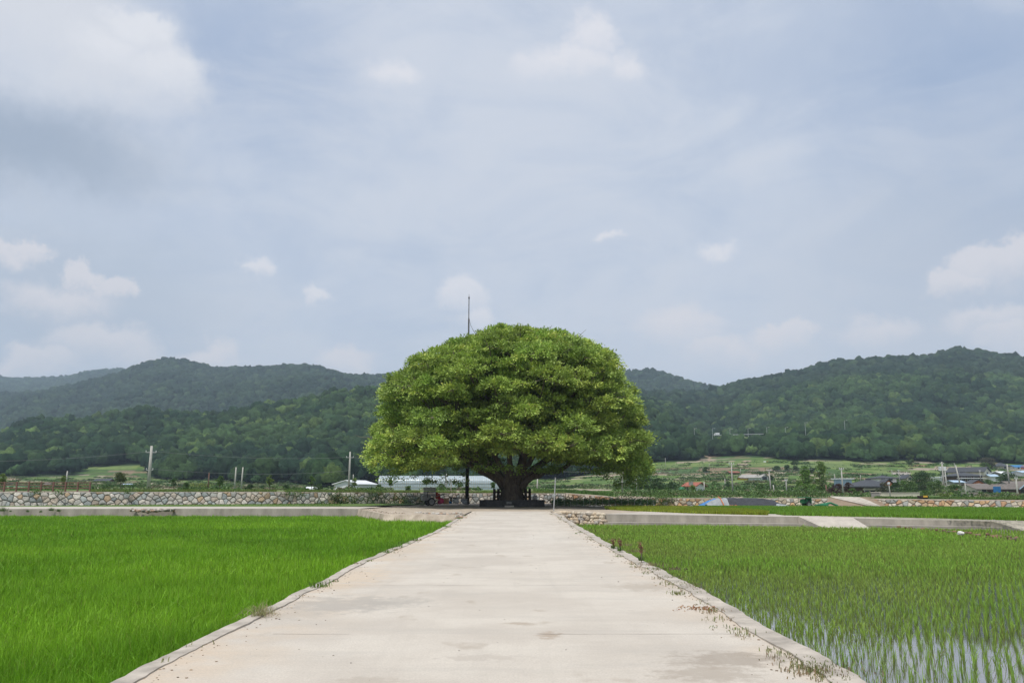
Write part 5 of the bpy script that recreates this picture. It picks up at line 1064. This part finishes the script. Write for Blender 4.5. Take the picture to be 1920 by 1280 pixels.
PL['a'] = pole(278, 836, 914, 'tall concrete pole leaning slightly right, left of the twin poles', 112, 0, ((.84, 1.9), (.42, 1.2)), .24)
PL['b'] = pole(654, 847, 917, 'tall slim pole in front of the white farm building', 150, 0, ((.84, 1.8),), .2)
pole(122, 883, 917.5, 'pole behind the brown railing at the far left', 110, 1, (), .12)
pole(390, 886, 917, 'short dark pole left of the twin poles', 118, 0, (), .1, 'brown_wood')
pole(440, 876, 917.5, 'left one of the twin slim poles behind the stone wall', 110, 0)
pole(452, 876, 917.5, 'right one of the twin slim poles behind the stone wall', 110, 1)
pole(662, 889, 904, 'short pole just behind the roof of the white farm building', 185, 0, (), .12)
pole(836.5, 888, 919, 'thin pole in front of the greenhouse left of the steel pole', 115, 0, (), .07); pole(845.5, 898, 919, 'shorter thin pole in front of the greenhouse beside the steel pole', 113, 0, (), .07)
pole(1007, 898, 920, 'short pale pole seen right of the trunk', 115, 1)
pole(1167, 886, 921, 'pale pole under the drooping right side of the crown', 112, 0); pole(1194, 898, 921, 'faint thin pole under the right edge of the crown', 125, 0, (), .08)
pole(1248, 858, 875.5, 'pole at the forest foot right of the big tree', None, 0)
pole(1321, 903, 923, 'pole in front of the red-roofed farmhouse', 140, 0); pole(1330, 868, 876.5, 'small pole on the slope below the dirt track', None, 0)
PL['c'] = pole(1374, 867, 925, 'tall pale pole left of the tarpaulin heap fields', 125, 0, ((.93, 1.2),)); pole(1360, 897, 915.5, 'short pole just left of the tall pale pole', None, 0)
pole(1389, 878, 890.5, 'small pole beside the red-roofed long shed', None, 0); PL['d'] = pole(1446, 881, 923, 'pale pole between the small white house and the poplars', 128, -2, ((.95, 1.),)); pole(1451.5, 909, 922, 'stub pole right beside the pale pole in mid field', 128, -1)
pole(1475, 899, 922, 'pole with an orange foot left of the poplars', 135, 0, ((.9, .7),)); pole(1551, 909, 926, 'wooden-looking pole at the right foot of the poplars', 118, -1.5, (), .13, 'brown_wood')
PL['e'] = pole(1581, 878, 927, 'tall pole in front of the raised storage box', 118, 0, ((.95, 1.),)); pole(1565.5, 888, 905, 'pole behind the raised storage box', 240, 0)
pole(1614, 890, 903, 'small pole behind the orange-gabled house', 260, 0); pole(1669.5, 906, 931, 'thin pole in front of the cream garden wall', 104, -1, ((.93, .4),), .07)
pole(1673, 880, 892, 'pole behind the white-banded house', 320, 0); pole(1687, 880, 905, 'pole with pale boxes left of the big round tree', 250, 0, ((.45, 1.6), (.9, 1.2)))
PL['f'] = pole(1771, 866, 920, 'tallest village pole carrying a grey transformer', 190, 0, ((.93, 1.5), (.8, 2.6), (.5, 1.2)), .2); pole(1776.5, 880, 922, 'tall pole just right of the transformer pole', 180, -1, ((.94, 1.6),), .17); pole(1768.5, 903, 920, 'short pole just left of the transformer pole', 188, 0)
pole(1802, 872, 915, 'strongly leaning village pole', 200, -6, (), .2); pole(1790.5, 867, 881, 'pole at the top of the village near the forest', None, 0, ((.8, 1.),))
pole(1812, 905, 932, 'thin pole by the grey block yard wall', 130, 0, (), .1); pole(1839, 881, 901, 'pole beside the pale-roofed long shed', 250, 0, ((.9, 1.),)); pole(1878, 889, 903, 'small pole above the grey barn roof', 250, 0)
pole(1892, 870, 904, 'tall dark-topped pole above the barns', 220, 0, (), .2); pole(1909, 897, 934, 'pale pole standing in front of the two dark barns', 125, 0, ((.97, .8),), .15)
tf = MB(); tf.tube([(0, 0, 0), (0, 0, .9)], .33, 10); tf.box(.0, -.3, .5, .2, .2, .4); o = tf.build('transformer', 'white_roof', PL['f'][0]); o.location = (-.55, 0, PL['f'][2]*.70); tf2 = MB(); tf2.tube([(0, 0, 0), (0, 0, .9)], .33, 10); o = tf2.build('transformer', 'white_roof', PL['f'][0]); o.location = (.55, 0, PL['f'][2]*.70)
mat('wire', (.16, .17, .17), .6, .1, 2)
def wire(label, a, b, sag, r=.022):
    a, b = np.array(a, float), np.array(b, float); m = MB(); m.tube([a+(b-a)*t-np.array((0, 0, sag*4*t*(1-t)))-a for t in np.linspace(0, 1, 24)], r, 4); o = m.build('power_line', 'wire', None); o.location = tuple(a); return tag(o, label, 'cable', 'overhead power lines')
def top(k, f=.84): t, c, h = PL[k]; return np.array(c)+np.array((0, 0, h*f))
ha = top('a', .87); hb = top('b', .86); la = top('a', .45); lb_ = top('b', .5)
wire('upper power line from the tall leaning pole to the pole by the white building', ha, hb, .6); wire('upper power line running left from the tall leaning pole', ha, at(-500, 846, 80), 1.2)
wire('lower cable from the tall leaning pole to the pole by the white building', la, lb_, .7); wire('lower cable running left from the tall leaning pole', la, at(-500, 872, 80), 1.2); wire('lowest cable running left from the tall leaning pole', la-np.array((0, 0, .8)), at(-500, 884, 80), 1.2)
wire('cable from the pole by the white building to the pole under the crown', hb, top('b', .86)+np.array((75, -30, -3)), 1.5)

# railing on the wall at the far left
def on_wall(px_, off): p = land(np.array([float(px_)]), np.array([float(wallY(px_))+off]))[0]; return p
rl = thing('wooden_railing', 'brown three-rail wooden railing on top of the stone wall at the far left', 'railing', on_wall(80, 3.2)); Lc = np.array(rl.location); hp = 18.5/pxm(76)
pp = [on_wall(p, 3.2)-Lc for p in np.arange(168, -240, -23)]
for p in pp: b = MB(); b.box(p[0], p[1], p[2]+hp*.5-.1, .13, .13, hp+.2, .015); b.build('post', 'brown_wood', rl)
for f in (.36, .64, .90):
    for p, q in zip(pp[:-1], pp[1:]): b = MB(); b.tube([p+np.array((0, -.0, hp*f)), q+np.array((0, 0, hp*f))], .045, 6); b.build('rail', 'brown_wood', rl)

# ---------------------------------------------------------------- separate trees
def small_tree(name, label, cat, px_, yt, yb, wpx, c, Y=None, shape='round', n=None, trunk=.3, group=None, lean=0, cd=1.):
    Y = Y or depth_at(px_, yb); k = pxm(Y); h = (yb-yt)/k; w_ = wpx/k; t = thing(name, label, cat, at(px_, yb, Y), 0, group); b = MB(); zc = h*trunk
    b.tube([(0, 0, -.4), (lean*.3, 0, zc*.6), (lean*.6, 0, h*.6)], [max(.05, h*.028), max(.04, h*.022), .02], 7)
    for a in range(4): an = a*1.6+.4; b.tube([(lean*.3, 0, zc*.6), (lean+cos(an)*w_*.18, sin(an)*w_*.18, h*.5), (lean+cos(an)*w_*.3, sin(an)*w_*.3, h*.72)], [.03*h*.5, .01*h, .01], 5)
    b.build('trunk', 'bark', t); ps = []; lf = max(.12, 2.1/k); nl = n or int(min(170, max(14, (w_*h)/(lf*lf*4))))
    for i in range(nl):
        z_ = random.random(); wz = {'round': sin(pi*min(.97, max(.06, z_*.86+.10)))**.6, 'column': (sin(pi*(z_*.92+.04))**.55)*(1.15-.5*z_), 'cone': 1.05-z_*.92, 'vase': .35+.65*z_**.7}[shape]; an = random.uniform(0, 2*pi); rr_ = w_/2*wz*random.random()**.45*.86
        o_ = np.array((lean*z_+cos(an)*rr_, sin(an)*rr_*cd, zc+(h-zc)*z_*.95)); cr = max(lf*1.5, w_*.13)*random.uniform(.6, 1.15); m_ = 42; d = rng.standard_normal((m_, 3)); d /= np.linalg.norm(d, axis=1, keepdims=True); d[:, 2] = np.abs(d[:, 2])-.15
        ps.append(leaves(o_+d*cr*(.6+.45*rng.random((m_, 1)))*np.array((1, 1, .75)), d+rng.standard_normal((m_, 3))*.7, lf*rng.uniform(.6, 1.2, m_), .7, lerpc(np.array(c)*random.uniform(.8, 1.2), m_, .2)))
    r = join(ps); np_mesh('crown', r[0], r[1], 'leaf', t, r[2]); return t
GR, DG, YG, RD = (.09, .165, .04), (.05, .10, .03), (.15, .22, .05), (.085, .055, .05)
small_tree('roadside_tree', 'small tree with a bare forked trunk and reddish-green crown behind the stone wall', 'tree', 226, 887, 911, 26, (.11, .14, .045), 105, 'vase')
small_tree('young_tree', 'young tree cut by the left edge behind the railing', 'tree', 3, 888, 918, 14, YG, 95, 'column'); small_tree('young_tree', 'slim young tree beside the pole behind the railing', 'tree', 117, 893, 917, 13, YG, 100, 'column')
small_tree('young_tree', 'dark bushy young tree right of the pale blue plastic cover', 'tree', 326, 897, 915, 15, DG, 105, 'round'); small_tree('young_tree', 'pale young tree left of the twin poles', 'tree', 411, 893, 917, 15, GR, 105, 'column')
small_tree('young_tree', 'yellow-green young tree right of the twin poles', 'tree', 505, 891, 915, 14, YG, 118, 'column'); small_tree('young_tree', 'thin young tree left of the white farm building', 'tree', 584, 893, 915, 11, GR, 122, 'column')
small_tree('young_tree', 'small tree in front of the white farm building', 'tree', 664, 898, 918, 9, YG, 125, 'column'); small_tree('young_tree', 'small tree in front of the left part of the greenhouse', 'tree', 732, 900, 913, 6, GR, 120, 'column')
small_tree('young_tree', 'palm-like seedling tree in front of the greenhouse above the crate', 'tree', 799, 899, 912, 13, GR, 116, 'vase'); small_tree('young_tree', 'sapling in front of the greenhouse right of the steel pole', 'tree', 925, 905, 919, 9, GR, 114, 'vase')
for k, (px_, yt, yb, w_, c, lab) in enumerate(((349, 905, 919, 10, GR, 'low bush left of the short dark pole'), (467, 908, 919, 14, DG, 'dark low bush right of the twin poles'), (538, 908, 919, 14, DG, 'low bush between the yellow-green young tree and the thin young tree'), (597, 908, 920, 22, DG, 'low dark bush left of the white farm building'), (655, 910, 920.5, 20, DG, 'bush at the foot of the tall slim pole'), (711, 910, 919.5, 9, GR, 'small bush at the left end of the greenhouse'), (765, 911, 919.5, 9, GR, 'small bush in front of the middle of the greenhouse'),
    (826, 908, 919.5, 15, GR, 'bush in front of the greenhouse left of the thin pole'), (862, 904, 919.5, 12, GR, 'tall weed bush in front of the greenhouse beside the steel pole'), (1210, 895, 918, 40, DG, 'dark rounded bush right under the crown edge'), (1235, 898, 918, 36, DG, 'second dark rounded bush further right of the crown'), (1262, 903, 917, 22, DG, 'dark bush left of the green mesh cover'), (1300, 910, 921, 10, YG, 'light green bush in front of the red-roofed farmhouse'))):
    small_tree('bush', lab, 'bush', px_, yt, yb, w_, c, 118 if px_ < 1000 else 150, 'round', trunk=.05)
small_tree('poplar', 'left and broader of the two poplars on the right', 'tree', 1512, 875, 922, 42, (.14, .25, .055), 140, 'cone', trunk=.08); small_tree('poplar', 'right and narrower of the two poplars', 'tree', 1542, 865, 923, 31, (.17, .26, .075), 140, 'column', trunk=.08)
for (px_, yt, yb, w_, c, sh, lab, Y) in ((1427, 886, 900, 26, DG, 'round', 'dark round tree right of the small white house', None), (1445, 892, 900, 16, DG, 'round', 'smaller dark tree right of the round tree by the white house', None), (1457, 875, 884, 15, DG, 'round', 'dark shrub on the upper terraces left', None), (1476, 873, 883, 10, DG, 'round', 'small dark shrub on the upper terraces', None), (1492, 864, 882, 17, DG, 'round', 'tall dark tree on the upper terraces', None),
    (1522, 877, 887, 14, DG, 'round', 'dark shrub behind the gap between the poplars', None), (1428, 907, 921, 16, GR, 'round', 'pale bush in the field above the tarpaulin heap', 150), (1573, 908, 927, 26, RD, 'round', 'dark reddish bush in front of the raised storage box', 125), (1560, 915, 927, 18, RD, 'round', 'lower dark reddish bush beside the poplars', 125), (1592, 905, 926, 18, RD, 'round', 'reddish bush between the storage box and the orange-gabled house', 125), (1601, 917, 928, 22, GR, 'round', 'green bush in front of the orange-gabled house', 120),
    (1732, 886, 922, 50, DG, 'round', 'big round dark tree between the village houses', 190), (1703, 900, 927, 38, GR, 'round', 'bushy green tree left of the big round tree', 165), (1757, 901, 926, 36, GR, 'round', 'green tree right of the big round tree', 165), (1680, 905, 929, 26, DG, 'round', 'dark bushy tree above the left half of the cream wall', 150), (1657, 906, 928, 26, (.09, .10, .06), 'round', 'thin greyish tree in front of the orange-gabled house', 140),
    (1790, 909, 930, 34, GR, 'round', 'bushy tree below the leaning pole', 160), (1772, 920, 932, 30, YG, 'round', 'low light green bush right of the cream wall', 120), (1740, 920, 932, 26, GR, 'round', 'low bush at the right end of the cream wall', 120), (1708, 851, 871, 18, (.075, .13, .03), 'round', 'light green round tree in front of the forest edge', None), (1852, 855, 886, 30, (.085, .085, .05), 'round', 'brownish tree at the top of the village', None), (1848, 868, 892, 26, GR, 'round', 'green tree below the brownish tree', 320),
    (1888, 886, 904, 44, DG, 'round', 'dark green tree clump behind the grey barn', 250), (1800, 884, 895, 18, DG, 'round', 'dark shrub behind the large dark-tiled house', 330), (1852, 900, 908, 20, GR, 'round', 'shrub between the small orange-gabled house and the grey barn', 250), (1840, 925, 933, 16, GR, 'round', 'bush at the foot of the grey barn', 120), (1900, 930, 937, 24, YG, 'round', 'light green weeds bush in front of the dark barns', 110), (1365, 903, 916, 14, DG, 'round', 'dark bush left of the tall pale pole', None),
    (1340, 903, 912, 20, GR, 'round', 'round bush right of the red-roofed farmhouse', None), (1325, 877, 886, 14, DG, 'round', 'bush below the dirt track', None), (1770, 884, 893, 20, DG, 'round', 'dark tree behind the low white shed', 330)):
    small_tree('village_tree' if yb-yt > 14 else 'bush', lab, 'tree' if yb-yt > 14 else 'bush', px_, yt, yb, w_, c, Y, sh, trunk=.06)
pts = []
for px_ in np.arange(1790, 1925, 7): pts.append((land(np.array([px_+random.uniform(-3, 3)]), np.array([random.uniform(290, 330)]))[0]+np.array((0, 0, .8)), random.uniform(1, 2.4)))
for px_ in np.arange(1150, 1560, 12): pts.append((land(np.array([px_+random.uniform(-5, 5)]), np.array([random.uniform(120, 185)]))[0]+np.array((0, 0, .2)), random.uniform(.4, 1.0)))
for k in range(160): px_ = random.uniform(1180, 2000); pts.append((land(np.array([px_]), np.array([random.uniform(300, 440)]))[0]+np.array((0, 0, .3)), random.uniform(.6, 1.9)))
for k in range(70): px_ = random.choice((random.uniform(-200, 140), random.uniform(150, 640))); pts.append((land(np.array([px_]), np.array([random.uniform(260, 420)]))[0]+np.array((0, 0, .3)), random.uniform(.5, 1.8)))
stuff(mass('undergrowth', '', '', pts, (.065, .125, .035), .42, 12, np.array((1.2, 1, .9)), .3), 'scattered undergrowth between the fields, the village and the forest', 'undergrowth')
# small orchard rows on the left
ob = []
for yy_ in (150, 162, 176, 192):
    for px_ in np.arange(350, 392+int((yy_-150)*.15), 5.2): ob.append((land(np.array([px_]), np.array([float(yy_)]))[0]+np.array((0, 0, .45)), .42))
stuff(mass('orchard_rows', '', '', ob, (.17, .22, .05), .2, 9, np.array((.8, .8, 1.5))), 'rows of small yellow-green saplings in the field left of the twin poles', 'saplings')

# ---------------------------------------------------------------- tarpaulin heap, green cultivator, hillside road
th_ = thing('tarpaulin_heap', 'long heap covered with black, grey and blue tarpaulins at the foot of the low wall', 'heap', at(1390, 950.2, 78.5)); Lc = np.array(th_.location); k_ = pxm(78.5)
def heap(name, m, p0, p1, z0=0., sh=1., y0=-2.2, y1=2.6, seed=0., tops=None, lift=0.):
    tp = tops or ([1312, 1318, 1332, 1345, 1358, 1380, 1420, 1434, 1450, 1462, 1473], [0, 3, 11.5, 16, 16.5, 16, 15.5, 15, 12, 6, 0]); nx, ny = 40, 16; v = []
    for i in range(nx+1):
        px_ = p0+(p1-p0)*i/nx; H = np.interp(px_, *tp)/k_
        for j_ in range(ny+1):
            t = j_/ny; y = y0+(y1-y0)*t; f = np.interp(t, [0, .12, .38, .6, .85, 1], [-.02, .28, .9, 1, .7, -.02]); wr = .10*(fbm(np.array([px_*.11+seed]), np.array([y*.9]), 3)[0]-.5)+.05*(fbm(np.array([px_*.5]), np.array([y*2.4+seed]), 2)[0]-.5)
            v.append(((px_-1391.5)/k_+ .1*wr, y+(.15*wr), max(-.15, H*f*sh+wr*(H > .05))+lift))
    b = MB(); b.add(v, [(i*(ny+1)+j_, (i+1)*(ny+1)+j_, (i+1)*(ny+1)+j_+1, i*(ny+1)+j_+1) for i in range(nx) for j_ in range(ny)]); return b.build(name, m, th_)
heap('blue_sheet', 'blue_tarp', 1312, 1350); heap('grey_sheet', 'grey_tarp', 1321, 1359, lift=.03, y0=-2.26, y1=.3, seed=4); heap('black_sheet', 'black_tarp', 1357, 1473, lift=.06, seed=9, y0=-2.3)
heap('grey_sheet', 'grey_tarp', 1427, 1474, y0=-2.5, y1=.2, seed=6, lift=.03, tops=([1427, 1440, 1452, 1466, 1474], [0, 5, 6.5, 4, 0]))
b = MB(); xs_ = (1347-1391.5)/k_; b.tube([(xs_+.05, -2.36, .02), (xs_+.02, -2.1, .35), (xs_, -1.3, .82), (xs_, -.4, .98)], .05, 6); b.build('strap', 'orange', th_)
b = MB()
for k in range(14): b.box(random.uniform(-1.9, -1.0), -2.6+random.uniform(-.15, .15), .07+random.uniform(0, .1), .3, .14, .11, .02, rz=random.uniform(-1, 1), tilt=random.uniform(-.4, .4))
o = b.build('brick_pile', 'orange', None); o.location = tuple(Lc); tag(o, 'little pile of reddish bricks in front of the black tarpaulin', 'bricks')
gt = tiller('power_tiller', 'green farm cultivator parked at the foot of the stone wall beyond the lane', at(1513, 950.5, 76.5), R(-70), 'green_paint', .82)
b = MB(); b.box(0, -.25, 1.12, .95, 1.3, .07, .02); b.build('canopy', 'green_paint', gt)
for x in (-.4, .4):
    for y in (-.8, .3): b = MB(); b.tube([(x, y, .5), (x, y, 1.1)], .025, 6); b.build('canopy_post', 'green_paint', gt)
b = MB(); b.box(0, .35, .75, .9, .06, .6, .02); b.build('rear_panel', 'green_paint', gt)
b = MB(); b.tube([(0, 0, .1), (1.6, .2, .35), (2.2, 0, .08)], .1, 7); b.box(.8, 0, .15, .9, .4, .22, .04); o = b.build('net_bundle', 'green_net', None); o.location = tuple(at(1528, 949.5, 77.5)); tag(o, 'bundled green netting lying right of the green cultivator', 'net')
o = (b := MB()).box(0, 0, .1, 1.2, .5, .12, .03, tilt=.05).box(.9, .2, .1, .5, .4, .1, .03).build('white_sheet', 'white_cloth', None); o.location = tuple(at(1540, 953, 74)); tag(o, 'white plastic sheet scraps on the grass right of the green cultivator', 'plastic sheet')
# board on the verge near the cream wall
bo = MB(); bo.box(0, 0, .22, 1.0, .5, .25, .03); bo.tube([(-.42, -.1, .12), (.42, -.1, .12)], .1, 8); o = bo.build('dark_trough', 'dark_wood', None); o.location = tuple(on_wall(1731, 5.5)); tag(o, 'small dark box with a yellow strip on the road above the orange-tan wall', 'box')
bo = MB(); bo.box(.12, -.27, .26, .45, .03, .18, .005); y_ = bo.build('strip', 'yellow_paint', o)
for (px_, lab, m, w_, hh) in ((1434, 'white signboard at the forest edge on the right', 'white_wall', 1.2, .9), (1439, 'small red and white sign beside the white signboard', 'orange', .5, .8)):
    Y = 436.; p = at(px_, 868.5, Y); t = thing('signboard', lab, 'sign', p); MB().box(0, 0, .9, w_, .06, hh, .01).build('board', m, t); MB().tube([(0, .06, -1.), (0, .06, .6)], .05, 6).build('post', 'steel', t)
Yr = 560.; gr_ = thing('guard_rail', 'grey guard rail of the road crossing the forested hillside', 'guard rail', at(1390, 817, Yr)); a_, c_ = at(1340, 817.5, Yr)-np.array(gr_.location), at(1424, 815, Yr)-np.array(gr_.location)
m_ = MB(); d_ = c_-a_; m_.box(0, 0, (a_[2]+c_[2])/2+.75, d_[0], .15, .4, .03, tilt=-math.atan2(d_[2], d_[0])); m_.build('rail', 'steel', gr_)
rb = MB(); rb.box(0, 4., (a_[2]+c_[2])/2-1.6, d_[0]*.85, 6, 1.2, .05, tilt=-math.atan2(d_[2], d_[0])); o = rb.build('hillside_road', 'concrete', None); o.location = gr_.location; struct(o)
for f in np.linspace(0, 1, 12): p = a_+d_*f; MB().box(p[0], .12, p[2]+.2, .12, .12, .9, .01).build('post', 'steel', gr_)
tr = thing('white_truck', 'tiny white truck on the hillside road at the left end of the guard rail', 'truck', at(1344, 817.6, Yr+2)+np.array((0, 0, .1))); MB().box(.5, 0, 1.5, 2.6, 1.7, 1.6, .05).build('cargo_box', 'white_wall', tr); MB().prism([(-1.9, .5), (-.85, .5), (-.85, 2.), (-1.45, 2.), (-1.85, 1.25)], -.8, .8).build('cab', 'white_wall', tr)
for x in (-1.3, 1.1):
    for y in (-.75, .75): MB().tube([(x, y-.12, .38), (x, y+.12, .38)], .38, 12).build('wheel', 'rubber', tr)
MB().box(-1.35, -.82, 1.5, .6, .03, .45, .01).build('window', 'window_dark', tr)
lamp0 = None
for px_, yt, yb, lab in ((1302, 803, 815, 'first hillside street lamp from the left, above the dirt track'), (1336, 802, 815, 'second hillside street lamp from the left'), (1369, 799, 816, 'hillside street lamp behind the guard rail, left one'), (1403, 801, 815, 'hillside street lamp behind the guard rail, right one'), (1438, 796, 813, 'hillside street lamp just past the right end of the guard rail'), (1473, 797, 813, 'third hillside street lamp from the right'), (1510, 792, 804, 'second hillside street lamp from the right'), (1584, 787, 800, 'rightmost hillside street lamp, alone in the forest')):
    p = at(px_, yb, Yr-6); h = (yb-yt)/pxm(Yr)
    if lamp0 is None:
        lamp0 = thing('street_lamp', lab, 'street lamp', p, 0, 'street lamps along the hillside road'); MB().tube([(0, 0, -7), (0, 0, h-.3), (.15, 0, h)], [.14, .11, .09], 7).build('shaft', 'steel', lamp0); MB().tube([(.1, 0, h-.05), (.9, 0, h+.1), (1.5, 0, h+.12)], .07, 6).build('arm', 'steel', lamp0); MB().box(1.6, 0, h+.1, .7, .25, .14, .04).build('lamp_head', 'white_roof', lamp0)
    else: copy_thing(lamp0, p, lab, 0)
#PART3
def haze():
    b = MB(); b.add([(x, y, z) for x in (-6300, 6300) for y in (-950, 3900) for z in (-2.5, 480)], [(0, 1, 3, 2), (4, 6, 7, 5), (0, 4, 5, 1), (2, 3, 7, 6), (0, 2, 6, 4), (1, 5, 7, 3)])
    m = bpy.data.materials.new('haze'); m.use_nodes = True; n = m.node_tree; n.nodes.clear(); o = n.nodes.new('ShaderNodeOutputMaterial'); v = n.nodes.new('ShaderNodeVolumePrincipled')
    v.inputs['Color'].default_value = (.66, .83, 1.0, 1); v.inputs['Density'].default_value = .00019; v.inputs['Anisotropy'].default_value = .0; n.links.new(v.outputs[0], o.inputs['Volume']); M['haze'] = m
    h = b.build('haze', 'haze'); h['kind'] = 'stuff'
haze()
